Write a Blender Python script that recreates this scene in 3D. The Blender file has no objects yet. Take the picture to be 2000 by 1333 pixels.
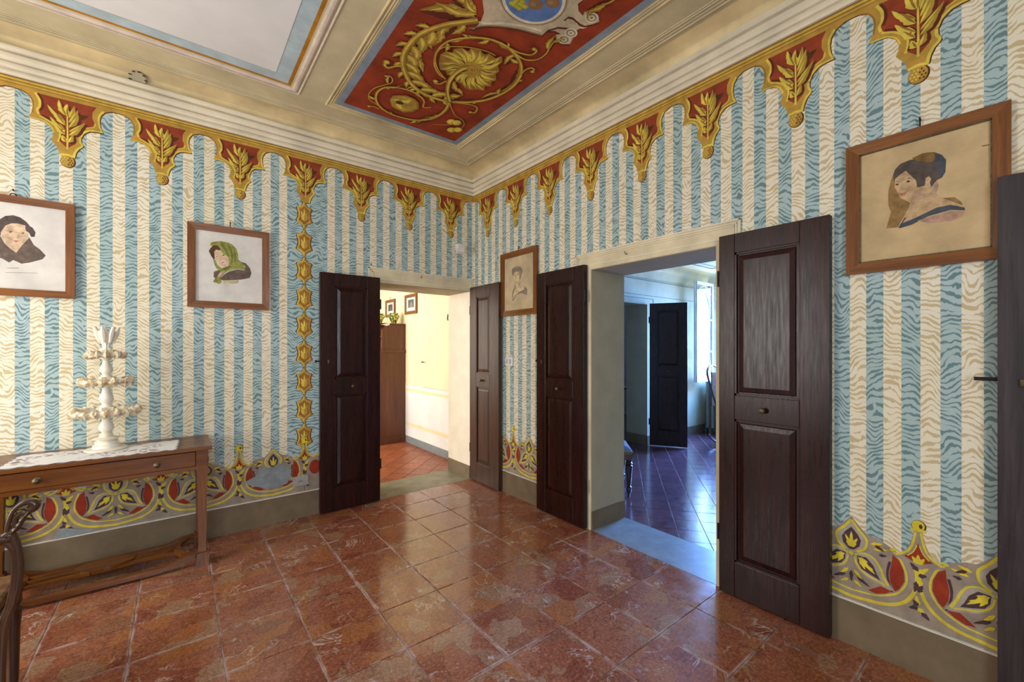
import bpy, bmesh, math, random
from mathutils import Vector, Matrix
from mathutils.geometry import tessellate_polygon

random.seed(7)
SC = bpy.context.scene
COL = SC.collection

# ------------------------------------------------------------------ camera, world, lights, exposure
cam = bpy.data.cameras.new('camera')
cam.lens = 14.904
cam.sensor_width = 36.0
cam.shift_y = 0.0065
cam.clip_start = 0.05
cam_o = bpy.data.objects.new('camera', cam)
cam_o.location = (-2.4943, -3.8227, 1.40)
cam_o.rotation_euler = (math.radians(90), 0, math.radians(-38.3))
COL.objects.link(cam_o)
SC.camera = cam_o

world = bpy.data.worlds.new('sky')
world.use_nodes = True
SC.world = world
bgn = world.node_tree.nodes['Background']
bgn.inputs[0].default_value = (0.45, 0.66, 1.0, 1)
bgn.inputs[1].default_value = 2.6

def area_light(name, loc, rot, sx, sy, watts, col):
    l = bpy.data.lights.new(name, 'AREA')
    l.shape = 'RECTANGLE'
    l.size, l.size_y, l.energy, l.color = sx, sy, watts, col
    o = bpy.data.objects.new(name, l)
    o.location, o.rotation_euler = loc, rot
    COL.objects.link(o)
    return o
R90 = math.radians(90)
# daylight entering by the left window; rear lamp and opening are added fill
area_light('daylight_left_window', (-4.52, -1.20, 1.62), (0, -R90, 0), 1.9, 1.1, 54, (1.0, 0.90, 0.75))
area_light('rear_fill_light', (-2.7, -5.42, 1.72), (R90, 0, 0), 1.6, 1.9, 52, (0.88, 0.94, 1.0))
# daylight in the yellow room and in the room with the casement window
area_light('daylight_yellow_room', (-2.9, 2.2, 1.6), (0, -R90, 0), 1.8, 1.4, 105, (1.0, 0.94, 0.84))
area_light('daylight_far_sky', (4.98, -0.96, 2.05), (0, R90 - math.radians(40), 0), 1.7, 1.3, 600, (0.10, 0.32, 1.0)).data.spread = math.radians(125)
area_light('daylight_far_garden', (4.96, -0.96, 1.35), (0, R90 + math.radians(10), 0), 1.5, 1.3, 56, (1.0, 0.98, 0.72))
SC.view_settings.view_transform = 'Standard'
SC.view_settings.look = 'None'
SC.view_settings.exposure = 0.0
SC.view_settings.gamma = 1.0
SC.view_settings.use_curve_mapping = False

# ------------------------------------------------------------------ helpers
def lin(c):
    r = []
    for v in c:
        v = v / 255.0
        r.append(v / 12.92 if v <= 0.04045 else ((v + 0.055) / 1.055) ** 2.4)
    return (r[0], r[1], r[2], 1.0)

class G:
    """small wrapper that wires shader nodes"""
    def __init__(s, name, rough=0.6, spec=0.4):
        s.m = bpy.data.materials.new(name)
        s.m.use_nodes = True
        s.nt = s.m.node_tree
        s.b = s.nt.nodes['Principled BSDF']
        s.b.inputs['Roughness'].default_value = rough
        s.b.inputs['Specular IOR Level'].default_value = spec
    def n(s, t, **kw):
        nd = s.nt.nodes.new(t)
        for k, v in kw.items():
            setattr(nd, k, v)
        return nd
    def put(s, inp, v):
        if isinstance(v, bpy.types.NodeSocket):
            s.nt.links.new(v, inp)
        elif v is not None:
            inp.default_value = v
    def math(s, op, a, b=None, c=None, clamp=False):
        nd = s.n('ShaderNodeMath', operation=op)
        nd.use_clamp = clamp
        for i, v in enumerate((a, b, c)):
            s.put(nd.inputs[i], v)
        return nd.outputs[0]
    def vec(s, x, y, z):
        nd = s.n('ShaderNodeCombineXYZ')
        for i, v in enumerate((x, y, z)):
            s.put(nd.inputs[i], v)
        return nd.outputs[0]
    def vmath(s, op, a, b):
        nd = s.n('ShaderNodeVectorMath', operation=op)
        s.put(nd.inputs[0], a); s.put(nd.inputs[1], b)
        return nd.outputs[0]
    def pos(s):
        return s.n('ShaderNodeNewGeometry').outputs['Position']
    def objco(s):
        return s.n('ShaderNodeTexCoord').outputs['Object']
    def gen(s):
        return s.n('ShaderNodeTexCoord').outputs['Generated']
    def rand(s):
        return s.n('ShaderNodeObjectInfo').outputs['Random']
    def sep(s, v):
        nd = s.n('ShaderNodeSeparateXYZ'); s.put(nd.inputs[0], v)
        return nd.outputs
    def noise(s, v, scale, detail=2.0, rough=0.5, dist=0.0):
        nd = s.n('ShaderNodeTexNoise')
        s.put(nd.inputs['Vector'], v)
        nd.inputs['Scale'].default_value = scale
        nd.inputs['Detail'].default_value = detail
        nd.inputs['Roughness'].default_value = rough
        nd.inputs['Distortion'].default_value = dist
        return nd.outputs['Fac']
    def mix(s, f, a, b, blend='MIX'):
        nd = s.n('ShaderNodeMix', data_type='RGBA', blend_type=blend)
        s.put(nd.inputs[0], f)
        s.put(nd.inputs[6], a); s.put(nd.inputs[7], b)
        return nd.outputs[2]
    def rng(s, v, a, b, c=0.0, d=1.0):
        nd = s.n('ShaderNodeMapRange')
        s.put(nd.inputs[0], v)
        for i, q in enumerate((a, b, c, d)):
            s.put(nd.inputs[i + 1], q)
        return nd.outputs[0]
    def bump(s, h, strength=0.2, dist=0.01):
        nd = s.n('ShaderNodeBump')
        nd.inputs['Strength'].default_value = strength
        nd.inputs['Distance'].default_value = dist
        s.put(nd.inputs['Height'], h)
        s.nt.links.new(nd.outputs[0], s.b.inputs['Normal'])
    def col(s, v):
        s.put(s.b.inputs['Base Color'], v)
    def rgh(s, v):
        s.put(s.b.inputs['Roughness'], v)

def paint_mat(name, rgb, var=0.10, rough=0.75, scale=9.0, bump=0.0):
    """matt paint with a little unevenness"""
    g = G(name, rough, 0.25)
    p = g.pos()
    f = g.noise(p, scale, 4.0, 0.6)
    dark = tuple(v * (1 - var * 2) for v in rgb); light = tuple(min(255, v * (1 + var)) for v in rgb)
    g.col(g.mix(g.rng(f, 0.3, 0.7), lin(dark), lin(light)))
    if bump:
        g.bump(g.noise(p, 120, 3.0), bump, 0.002)
    return g.m

def wood_mat(name, a, b, rough=0.35, scale=1.0, axis=2, spec=0.5, wear=None):
    """long grain along one axis of the object"""
    g = G(name, rough, spec)
    st = [26 * scale] * 3; st[axis] = 1.6 * scale
    v = g.vmath('MULTIPLY', g.objco(), tuple(st))
    v = g.vmath('ADD', v, g.vec(g.math('MULTIPLY', g.rand(), 40.0), 0.0, g.math('MULTIPLY', g.rand(), 17.0)))
    f = g.noise(v, 1.0, 5.0, 0.6, 0.6)
    f2 = g.noise(v, 5.0, 3.0, 0.6)
    c = g.mix(g.rng(f, 0.3, 0.72), lin(a), lin(b))
    c = g.mix(g.rng(f2, 0.45, 0.8, 0, 0.45), c, lin(tuple(q * 0.55 for q in a)))
    if wear:
        w = g.noise(g.pos(), 3.0, 6.0, 0.75)
        c = g.mix(g.rng(w, 0.62, 0.8, 0, 0.5), c, lin(wear))
    g.col(c)
    g.rgh(g.rng(f2, 0.2, 0.8, rough - 0.08, rough + 0.14))
    g.bump(f, 0.12, 0.003)
    return g.m

class MB:
    """collects faces for ONE mesh object"""
    def __init__(s):
        s.v, s.f, s.mi = [], [], []
    def add(s, vs, fs, mi=0):
        k = len(s.v)
        s.v += [tuple(q) for q in vs]
        for f in fs:
            s.f.append(tuple(i + k for i in f)); s.mi.append(mi)
        return s
    def box(s, x0, x1, y0, y1, z0, z1, ch=0.0, mi=0):
        if x0 > x1: x0, x1 = x1, x0
        if y0 > y1: y0, y1 = y1, y0
        if z0 > z1: z0, z1 = z1, z0
        if ch <= 0:
            vs = [(x0,y0,z0),(x1,y0,z0),(x1,y1,z0),(x0,y1,z0),(x0,y0,z1),(x1,y0,z1),(x1,y1,z1),(x0,y1,z1)]
            return s.add(vs, [(0,3,2,1),(4,5,6,7),(0,1,5,4),(1,2,6,5),(2,3,7,6),(3,0,4,7)], mi)
        bm = bmesh.new()
        bmesh.ops.create_cube(bm, size=1.0)
        for q in bm.verts:
            q.co = Vector(((x0+x1)/2 + q.co.x*(x1-x0), (y0+y1)/2 + q.co.y*(y1-y0), (z0+z1)/2 + q.co.z*(z1-z0)))
        bmesh.ops.bevel(bm, geom=list(bm.edges), offset=ch, segments=2, affect='EDGES', profile=0.5)
        s.bm(bm, mi); bm.free()
        return s
    def bm(s, bm, mi=0):
        bm.verts.index_update()
        return s.add([q.co[:] for q in bm.verts], [[q.index for q in f.verts] for f in bm.faces], mi)
    def prism(s, pts, a0, a1, axis='y', mi=0):
        """extrude a 2D outline; axis = direction of thickness"""
        def mk(p, a):
            return {'x': (a, p[0], p[1]), 'y': (p[0], a, p[1]), 'z': (p[0], p[1], a)}[axis]
        n = len(pts)
        vs = [mk(p, a0) for p in pts] + [mk(p, a1) for p in pts]
        tri = tessellate_polygon([[Vector((p[0], p[1], 0)) for p in pts]])
        fs = [tuple(t) for t in tri] + [tuple(i + n for i in reversed(t)) for t in tri]
        fs += [(i, (i+1) % n, (i+1) % n + n, i + n) for i in range(n)]
        return s.add(vs, fs, mi)
    def lathe(s, prof, seg=24, c=(0,0,0), lobes=0, amp=0.0, mi=0):
        vs, fs = [], []
        for r, z in prof:
            for k in range(seg):
                a = 2*math.pi*k/seg
                rr = r*(1 + amp*math.cos(lobes*a)) if lobes else r
                vs.append((c[0]+rr*math.cos(a), c[1]+rr*math.sin(a), c[2]+z))
        for j in range(len(prof)-1):
            for k in range(seg):
                fs.append((j*seg+k, j*seg+(k+1)%seg, (j+1)*seg+(k+1)%seg, (j+1)*seg+k))
        fs.append(tuple(range(seg))[::-1]); fs.append(tuple((len(prof)-1)*seg+k for k in range(seg)))
        return s.add(vs, fs, mi)
    def tube(s, pts, rad, seg=10, mi=0, closed=False, flat=1.0):
        pts = [Vector(p) for p in pts]; n = len(pts)
        rs = rad if isinstance(rad, (list, tuple)) else [rad]*n
        vs, fs = [], []
        u = None
        for i, p in enumerate(pts):
            a = pts[(i-1) % n] if (closed or i > 0) else p
            b = pts[(i+1) % n] if (closed or i < n-1) else p
            d = (b-a).normalized()
            if u is None:
                u = d.cross(Vector((0,0,1)))
                if u.length < 1e-2: u = Vector((1,0,0))
            u = (u - d*u.dot(d)).normalized(); w = u.cross(d).normalized()
            for k in range(seg):
                t = 2*math.pi*k/seg
                vs.append(p + u*rs[i]*math.cos(t) + w*rs[i]*flat*math.sin(t))
        m = n if closed else n-1
        for i in range(m):
            for k in range(seg):
                j = (i+1) % n
                fs.append((i*seg+k, i*seg+(k+1)%seg, j*seg+(k+1)%seg, j*seg+k))
        if not closed:
            fs.append(tuple(range(seg))[::-1]); fs.append(tuple((n-1)*seg+k for k in range(seg)))
        return s.add(vs, fs, mi)
    def ball(s, c, r, sc=(1,1,1), sub=2, mi=0):
        bm = bmesh.new()
        bmesh.ops.create_icosphere(bm, subdivisions=sub, radius=r)
        for q in bm.verts:
            q.co = Vector((q.co.x*sc[0]+c[0], q.co.y*sc[1]+c[1], q.co.z*sc[2]+c[2]))
        s.bm(bm, mi); bm.free()
        return s
    def ring(s, x0, x1, y0, y1, prof, mi=0):
        """sweep a profile (inward distance d, height z) round a rectangle with mitred corners"""
        vs, fs = [], []; n = len(prof)
        for d, z in prof:
            vs += [(x0+d, y0+d, z), (x1-d, y0+d, z), (x1-d, y1-d, z), (x0+d, y1-d, z)]
        for j in range(n-1):
            for k in range(4):
                fs.append((j*4+k, j*4+(k+1)%4, (j+1)*4+(k+1)%4, (j+1)*4+k))
        return s.add(vs, fs, mi)
    def mesh(s, name, mats, smooth=False):
        me = bpy.data.meshes.new(name)
        me.from_pydata(s.v, [], s.f)
        for m in (mats if isinstance(mats, (list, tuple)) else [mats]):
            me.materials.append(m)
        for p, k in zip(me.polygons, s.mi):
            p.material_index = k
        bm = bmesh.new(); bm.from_mesh(me)
        bmesh.ops.recalc_face_normals(bm, faces=bm.faces)
        bm.to_mesh(me); bm.free()
        if smooth:
            me.polygons.foreach_set('use_smooth', [True]*len(me.polygons))
            me.set_sharp_from_angle(angle=math.radians(40))
        me.update()
        return me
    def build(s, name, mats, parent=None, smooth=False, loc=(0,0,0), rz=0.0):
        return link(name, s.mesh(name, mats, smooth), parent, loc, rz)

def link(name, data, parent=None, loc=(0,0,0), rz=0.0):
    o = bpy.data.objects.new(name, data)
    COL.objects.link(o)
    o.parent = parent
    o.location = loc
    o.rotation_euler = (0, 0, rz)
    return o
def thing(name, label, cat, loc=(0,0,0), rz=0.0, group=None):
    o = link(name, None, None, loc, rz)
    o.empty_display_size = 0.1
    return tag(o, label, cat, group)
def tag(o, label=None, cat=None, group=None, kind=None):
    if label: o['label'] = label
    if cat: o['category'] = cat
    if group: o['group'] = group
    if kind: o['kind'] = kind
    return o
def struct(o, label=None, cat=None):
    return tag(o, label, cat, None, 'structure')

class PT(MB):
    """flat paint work: layered outlines in (u, v), a fraction of a millimetre proud of the surface"""
    EPS = 0.0002
    def __init__(s, pal):
        super().__init__(); s.pal = pal; s.lay = 1
    def pt(s, p):
        return (p[0], -s.lay*s.EPS, p[1])
    def poly(s, pts, m):
        s.lay += 0.15
        tri = tessellate_polygon([[Vector((p[0], p[1], 0)) for p in pts]])
        s.add([s.pt(p) for p in pts], [tuple(t) for t in tri], s.pal.index(m))
        return s
    def sym(s, half, m):
        """mirror a right-hand half outline about u = 0"""
        return s.poly(list(half) + [(-a, b) for a, b in reversed(half)], m)
    def both(s, pts, m):
        s.poly(pts, m); return s.poly([(-a, b) for a, b in pts], m)
    def rib(s, pts, w0, w1, m, off=0.0):
        s.lay += 0.15
        pts = smooth_line(pts)
        n = len(pts); L, Rr = [], []
        for i, p in enumerate(pts):
            a = pts[max(i-1, 0)]; b = pts[min(i+1, n-1)]
            dx, dy = b[0]-a[0], b[1]-a[1]; q = math.hypot(dx, dy) or 1e-6
            nx, ny = -dy/q, dx/q
            t = i/(n-1); w = (w0 + (w1-w0)*t)/2
            L.append((p[0]+nx*(w+off*w), p[1]+ny*(w+off*w))); Rr.append((p[0]-nx*(w-off*w), p[1]-ny*(w-off*w)))
        k = s.pal.index(m)
        s.add([s.pt(p) for p in L + Rr], [(i, i+1, n+i+1, n+i) for i in range(n-1)], k)
        return s
    def ribs(s, pts, w0, w1, m):
        s.rib(pts, w0, w1, m); return s.rib([(-a, b) for a, b in pts], w0, w1, m)
    def leaf(s, p0, p1, w, m, lobes=0, bend=0.0):
        s.poly(leaf_pts(p0, p1, w, lobes, bend), m); return s
    def ell(s, c, rx, ry, m, n=18):
        return s.poly([(c[0]+rx*math.cos(2*math.pi*k/n), c[1]+ry*math.sin(2*math.pi*k/n)) for k in range(n)], m)
    def up(s, k=1):
        s.lay += k; return s
    def mesh(s, name, mats, smooth=False):
        me = bpy.data.meshes.new(name)
        me.from_pydata(s.v, [], s.f)
        for m in mats: me.materials.append(m)
        for p, k in zip(me.polygons, s.mi): p.material_index = k
        me.update()
        return me

def smooth_line(pts, k=4):
    if len(pts) < 3: return list(pts)
    out = []
    for i in range(len(pts)-1):
        p0 = pts[max(i-1, 0)]; p1 = pts[i]; p2 = pts[i+1]; p3 = pts[min(i+2, len(pts)-1)]
        for j in range(k):
            t = j/k
            out.append(tuple(0.5*((2*p1[q]) + (-p0[q]+p2[q])*t + (2*p0[q]-5*p1[q]+4*p2[q]-p3[q])*t*t + (-p0[q]+3*p1[q]-3*p2[q]+p3[q])*t**3) for q in range(len(p1))))
    out.append(tuple(pts[-1]))
    return out
def leaf_pts(p0, p1, w, lobes=0, bend=0.0):
    dx, dy = p1[0]-p0[0], p1[1]-p0[1]; L = math.hypot(dx, dy)
    ux, uy = dx/L, dy/L; nx, ny = -uy, ux
    n = 8 if not lobes else lobes*5
    a, b = [], []
    for i in range(n+1):
        t = i/n
        ww = w/2*math.sin(math.pi*min(1, t**0.75))*(1.0 if t < 0.97 else 0.2)
        if lobes: ww *= 0.72 + 0.42*((t*lobes) % 1.0)
        c = bend*L*math.sin(math.pi*t)
        x, y = p0[0]+ux*L*t+nx*c, p0[1]+uy*L*t+ny*c
        a.append((x+nx*ww, y+ny*ww))
        if 0 < i < n: b.append((x-nx*ww, y-ny*ww))
    return a + b[::-1]
# ------------------------------------------------------------------ materials
def wallpaper(name, wall):
    g = G(name, 0.78, 0.2)
    p = g.pos(); x, y, z = g.sep(p)
    if wall == 'left':
        u = g.math('DIVIDE', g.math('ADD', x, 3.255), 0.0610)
    else:
        u = g.math('DIVIDE', g.math('SUBTRACT', g.math('MULTIPLY', y, -1.0), 3.1794), 0.0606)
    t = g.math('FRACT', u); i = g.math('FLOOR', u)
    par = g.math('FLOORED_MODULO', i, 2.0)
    if wall == 'left':      # wide blue strip with a mirrored pattern behind the medallion chain
        d = g.math('ABSOLUTE', g.math('ADD', x, 1.668))
        inz = g.math('LESS_THAN', d, 0.127)
        outz = g.math('SUBTRACT', 1.0, inz)
        par = g.math('MULTIPLY', par, outz)
        t = g.math('ADD', g.math('MULTIPLY', t, outz), g.math('MULTIPLY', g.math('DIVIDE', d, 0.075), inz))
        i = g.math('ADD', g.math('MULTIPLY', i, outz), g.math('MULTIPLY', inz, 4.0))
    n1 = g.noise(g.vec(g.math('ADD', g.math('MULTIPLY', t, 0.8), g.math('MULTIPLY', i, 3.17)), g.math('MULTIPLY', z, 5.0), g.math('MULTIPLY', i, 1.7)), 1.0, 1.0, 0.4)
    n2 = g.noise(g.vec(g.math('ADD', g.math('MULTIPLY', t, 1.3), g.math('MULTIPLY', i, 5.3)), g.math('MULTIPLY', z, 30.0), i), 1.0, 0.0)
    n3 = g.noise(g.vec(g.math('MULTIPLY', t, 5.0), g.math('MULTIPLY', z, 45.0), g.math('MULTIPLY', i, 2.3)), 1.0, 1.0)
    phi = g.math('ADD', g.math('DIVIDE', z, 0.0255), g.math('MULTIPLY', n1, 6.6))
    phi = g.math('ADD', phi, g.math('MULTIPLY', n3, 0.55))
    tri = g.math('MULTIPLY', g.math('ABSOLUTE', g.math('SUBTRACT', g.math('FRACT', phi), 0.5)), 2.0)
    thr = g.math('ADD', 0.33, g.math('MULTIPLY', g.math('SUBTRACT', n2, 0.5), 1.3))
    mask = g.rng(g.math('SUBTRACT', tri, thr), -0.07, 0.07, 1.0, 0.0)
    big = g.rng(g.noise(p, 1.6, 3.0), 0.35, 0.65)
    blue = g.mix(big, lin((172, 194, 190)), lin((182, 201, 202)))
    cream = g.mix(big, lin((238, 228, 200)), lin((241, 233, 212)))
    ba = g.mix(par, blue, cream)
    st = g.mix(par, lin((103, 133, 136)), lin((206, 184, 140)))
    c = g.mix(g.math('MULTIPLY', mask, 0.92), ba, st)
    wear = g.rng(g.noise(p, 5.0, 6.0, 0.75), 0.70, 0.78, 0.0, 0.35)
    c = g.mix(wear, c, lin((205, 200, 180)))
    g.col(c)
    g.bump(g.noise(p, 90.0, 3.0), 0.08, 0.002)
    return g.m
M = {}
M['paper_left'] = wallpaper('striped_wall_left', 'left')
M['paper_right'] = wallpaper('striped_wall_right', 'right')
M['plaster'] = paint_mat('ceiling_plaster', (212, 197, 160), 0.05, 0.8, 3.0, 0.05)
M['plaster_light'] = paint_mat('cornice_plaster', (238, 226, 200), 0.04, 0.7, 4.0, 0.05)
M['cove'] = paint_mat('cove_plaster', (226, 205, 158), 0.10, 0.8, 2.2, 0.05)
M['rosy'] = paint_mat('rosy_moulding', (226, 208, 190), 0.04, 0.75)
M['white_panel'] = paint_mat('white_ceiling_panel', (238, 234, 232), 0.025, 0.8, 1.6, 0.05)
M['pale_blue'] = paint_mat('pale_blue_paint', (190, 207, 214), 0.04, 0.8)
M['slate_blue'] = paint_mat('slate_blue_paint', (142, 154, 168), 0.05, 0.8)
M['grey_line'] = paint_mat('grey_line_paint', (150, 158, 158), 0.04, 0.8)
M['ochre'] = paint_mat('ochre_line_paint', (190, 128, 36), 0.08, 0.75)
M['red_field'] = paint_mat('terracotta_paint', (156, 62, 34), 0.09, 0.8, 7.0)
M['architrave'] = paint_mat('cream_architrave', (228, 214, 178), 0.05, 0.7, 4.0)
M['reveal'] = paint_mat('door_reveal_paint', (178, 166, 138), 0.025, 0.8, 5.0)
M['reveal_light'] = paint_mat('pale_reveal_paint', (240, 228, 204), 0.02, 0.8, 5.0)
M['skirt'] = paint_mat('taupe_skirting', (126, 108, 84), 0.05, 0.7, 6.0)
M['skirt_line'] = paint_mat('white_skirting_line', (226, 218, 204), 0.04, 0.7)
M['stone'] = paint_mat('grey_threshold_stone', (140, 134, 112), 0.08, 0.42, 7.0)
M['stone_blue'] = paint_mat('pale_threshold_stone', (136, 144, 144), 0.05, 0.3, 9.0)
M['yellow_wall'] = paint_mat('yellow_wall', (246, 231, 188), 0.02, 0.8, 2.0)
M['white_dado'] = paint_mat('white_dado', (238, 234, 226), 0.03, 0.8, 2.0)
M['yellow_line'] = paint_mat('yellow_dado_line', (240, 224, 176), 0.03, 0.8, 2.0)
M['far_wall'] = paint_mat('pale_green_wall', (204, 198, 164), 0.04, 0.8, 3.0)
M['far_line'] = paint_mat('grey_green_line', (128, 134, 118), 0.05, 0.8)
M['far_ceiling'] = paint_mat('far_ceiling', (206, 206, 190), 0.03, 0.8)
M['back_wall'] = paint_mat('plain_wall', (214, 206, 180), 0.04, 0.8, 2.0)
M['lead_white'] = paint_mat('white_window_paint', (226, 230, 226), 0.03, 0.5)

# frieze and border colours
for k, c in dict(gold=(194, 152, 66), gold_d=(160, 120, 50), gold_l=(230, 204, 84), olive=(178, 148, 60), red=(152, 66, 40),
                 red_d=(104, 46, 30), brown=(88, 54, 26), taupe=(164, 148, 130), taupe_l=(180, 168, 152), yel=(228, 206, 62),
                 plum=(84, 62, 68), brick=(160, 58, 34), patch=(150, 158, 158),
                 cart=(206, 188, 156), cart_l=(230, 218, 192), cart_d=(150, 128, 96), sky=(100, 130, 184), grape=(190, 190, 60), fruit=(146, 106, 70)).items():
    M[k] = paint_mat('paint_' + k, c, 0.07, 0.75, 14.0)

def marble():
    g = G('red_breccia_marble', 0.2, 0.5)
    p = g.vmath('ADD', g.pos(), g.vec(g.math('MULTIPLY', g.rand(), 31.0), g.math('MULTIPLY', g.rand(), 57.0), 0.0))
    warp = g.noise(p, 5.0, 3.0, 0.6)
    q = g.vmath('ADD', p, g.vec(g.math('MULTIPLY', warp, 0.16), g.math('MULTIPLY', g.noise(p, 6.5, 3.0), 0.16), 0.0))
    q = g.vmath('MULTIPLY', q, (1.0, 1.0, 0.0))
    vo = g.n('ShaderNodeTexVoronoi', feature='F1'); vo.inputs['Scale'].default_value = 7.5
    g.put(vo.inputs['Vector'], q)
    cr, cg, cb = g.sep(vo.outputs['Color'])
    ve = g.n('ShaderNodeTexVoronoi', feature='DISTANCE_TO_EDGE'); ve.inputs['Scale'].default_value = 7.5
    g.put(ve.inputs['Vector'], q)
    f = g.noise(p, 28.0, 6.0, 0.7)
    ff = g.noise(p, 75.0, 5.0, 0.75)
    base = g.mix(g.rng(f, 0.3, 0.7), lin((118, 66, 46)), lin((178, 116, 88)))
    base = g.mix(g.rng(g.noise(p, 7.0, 3.0), 0.35, 0.65, 0.0, 0.5), base, lin((146, 78, 52)))
    base = g.mix(g.math('MULTIPLY', g.math('GREATER_THAN', cr, 0.86), 0.5), base, g.mix(f, lin((136, 112, 84)), lin((178, 154, 122))))
    base = g.mix(g.math('MULTIPLY', g.math('LESS_THAN', cr, 0.16), 0.42), base, lin((176, 116, 60)))
    base = g.mix(g.math('MULTIPLY', g.math('LESS_THAN', cg, 0.16), 0.45), base, lin((112, 48, 34)))
    base = g.mix(g.rng(ff, 0.50, 0.68, 0.0, 0.65), base, lin((92, 46, 30)))
    base = g.mix(g.rng(ff, 0.47, 0.34, 0.0, 0.5), base, lin((204, 146, 112)))
    edge = g.math('MULTIPLY', g.rng(ve.outputs['Distance'], 0.0, 0.018, 1.0, 0.0), g.rng(g.noise(p, 9.0, 3.0), 0.45, 0.62))
    base = g.mix(g.math('MULTIPLY', edge, 0.6), base, lin((84, 40, 26)))
    vc = g.n('ShaderNodeTexVoronoi', feature='DISTANCE_TO_EDGE'); vc.inputs['Scale'].default_value = 34.0
    g.put(vc.inputs['Vector'], q)
    crack = g.math('MULTIPLY', g.rng(vc.outputs['Distance'], 0.0, 0.05, 1.0, 0.0), g.rng(g.noise(p, 8.0, 3.0), 0.42, 0.62))
    base = g.mix(g.math('MULTIPLY', crack, 0.55), base, lin((78, 38, 26)))
    vein = g.rng(g.math('ABSOLUTE', g.math('SUBTRACT', g.noise(p, 3.4, 5.0, 0.65, 0.8), 0.5)), 0.0, 0.012, 1.0, 0.0)
    base = g.mix(g.math('MULTIPLY', g.math('MULTIPLY', vein, g.rng(g.noise(p, 4.0, 2.0), 0.5, 0.62)), 0.75), base, lin((212, 196, 182)))
    # scuffed grout smeared over the arrises
    gx, gy, gz = g.sep(g.gen())
    ex = g.math('MINIMUM', g.math('MINIMUM', gx, g.math('SUBTRACT', 1.0, gx)), g.math('MINIMUM', gy, g.math('SUBTRACT', 1.0, gy)))
    sm = g.math('MULTIPLY', g.rng(ex, 0.0, 0.03, 1.0, 0.0), g.rng(g.noise(g.pos(), 5.0, 5.0, 0.75), 0.47, 0.60))
    base = g.mix(g.math('MULTIPLY', sm, 0.75), base, lin((198, 178, 172)))
    g.col(base)
    g.rgh(g.rng(g.noise(p, 12.0, 4.0), 0.3, 0.7, 0.10, 0.23))
    g.b.inputs['Coat Weight'].default_value = 0.3
    g.b.inputs['Coat Roughness'].default_value = 0.12
    g.bump(g.noise(p, 18.0, 4.0), 0.05, 0.004)
    return g.m
M['marble'] = marble()
def grout(name, a, b):
    g = G(name, 0.85, 0.2)
    g.col(g.mix(g.rng(g.noise(g.pos(), 6.0, 5.0, 0.7), 0.38, 0.62), lin(a), lin(b)))
    return g.m
M['grout'] = grout('pale_grout', (140, 108, 98), (208, 190, 190))
M['grout_dark'] = grout('brown_grout', (130, 92, 76), (160, 128, 112))
def terracotta(name, a, b, rough, coat=0.0):
    g = G(name, rough, 0.5)
    p = g.vmath('ADD', g.pos(), g.vec(g.math('MULTIPLY', g.rand(), 31.0), 0.0, 0.0))
    c = g.mix(g.rng(g.noise(p, 11.0, 5.0, 0.65), 0.3, 0.7), lin(a), lin(b))
    c = g.mix(g.math('MULTIPLY', g.rand(), 0.35), c, lin(tuple(v*0.75 for v in a)))
    g.col(c)
    g.rgh(g.rng(g.noise(p, 20.0, 3.0), 0.3, 0.7, rough-0.06, rough+0.08))
    g.b.inputs['Coat Weight'].default_value = coat
    g.b.inputs['Coat Roughness'].default_value = 0.16
    return g.m
M['cotto'] = terracotta('warm_terracotta', (140, 72, 46), (176, 104, 68), 0.38)
M['cotto_cool'] = terracotta('waxed_terracotta', (88, 54, 62), (116, 72, 78), 0.18, 0.8)

M['door'] = wood_mat('dark_walnut_door', (26, 8, 7), (56, 20, 16), 0.27, 1.0, 2, 0.36, (64, 32, 26))
M['door_old'] = wood_mat('weathered_dark_door', (40, 32, 36), (74, 62, 64), 0.42, 1.2, 2, 0.5, (110, 98, 98))
M['door_brown'] = wood_mat('brown_walnut_door', (48, 28, 18), (84, 54, 36), 0.36, 1.0, 2, 0.5, (104, 74, 54))
M['cherry'] = wood_mat('cherry_wood', (88, 44, 8), (130, 76, 22), 0.26, 0.8, 0)
M['cherry_v'] = wood_mat('cherry_wood_upright', (90, 46, 8), (132, 78, 22), 0.28, 0.8, 2)
M['frame'] = wood_mat('brown_frame_wood', (106, 58, 12), (148, 88, 26), 0.38, 1.3, 0)
M['frame_v'] = wood_mat('brown_frame_wood_upright', (106, 58, 12), (148, 88, 26), 0.38, 1.3, 2)
M['cab'] = wood_mat('brown_cabinet_wood', (82, 42, 20), (114, 64, 34), 0.4, 0.7, 2)
M['chair'] = wood_mat('dark_chair_wood', (52, 30, 18), (98, 64, 38), 0.26, 0.9, 2)
M['ebony'] = wood_mat('dark_turned_wood', (38, 22, 18), (66, 42, 34), 0.28, 1.0, 2)
def metal(name, c, r=0.35):
    g = G(name, r, 0.5)
    g.b.inputs['Metallic'].default_value = 0.85
    g.col(g.mix(g.rng(g.noise(g.objco(), 60.0, 3.0), 0.3, 0.7), lin(c), lin(tuple(v*0.7 for v in c))))
    return g.m
M['iron'] = metal('black_iron', (52, 46, 44), 0.5)
M['brass'] = metal('old_brass', (122, 108, 82), 0.5)
def plain(name, c, r=0.5, var=0.04):
    return paint_mat(name, c, var, r, 20.0)
M['alabaster'] = G('alabaster', 0.42, 0.5).m
gA = G('alabaster_veined', 0.4, 0.5)
gA.col(gA.mix(gA.rng(gA.noise(gA.objco(), 14.0, 4.0), 0.35, 0.7), lin((232, 222, 200)), lin((246, 241, 228))))
gA.b.inputs['Subsurface Weight'].default_value = 0.12
gA.b.inputs['Subsurface Radius'].default_value = (0.02, 0.014, 0.01)
M['alabaster'] = gA.m
gT = G('alabaster_tan', 0.5, 0.4)
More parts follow.
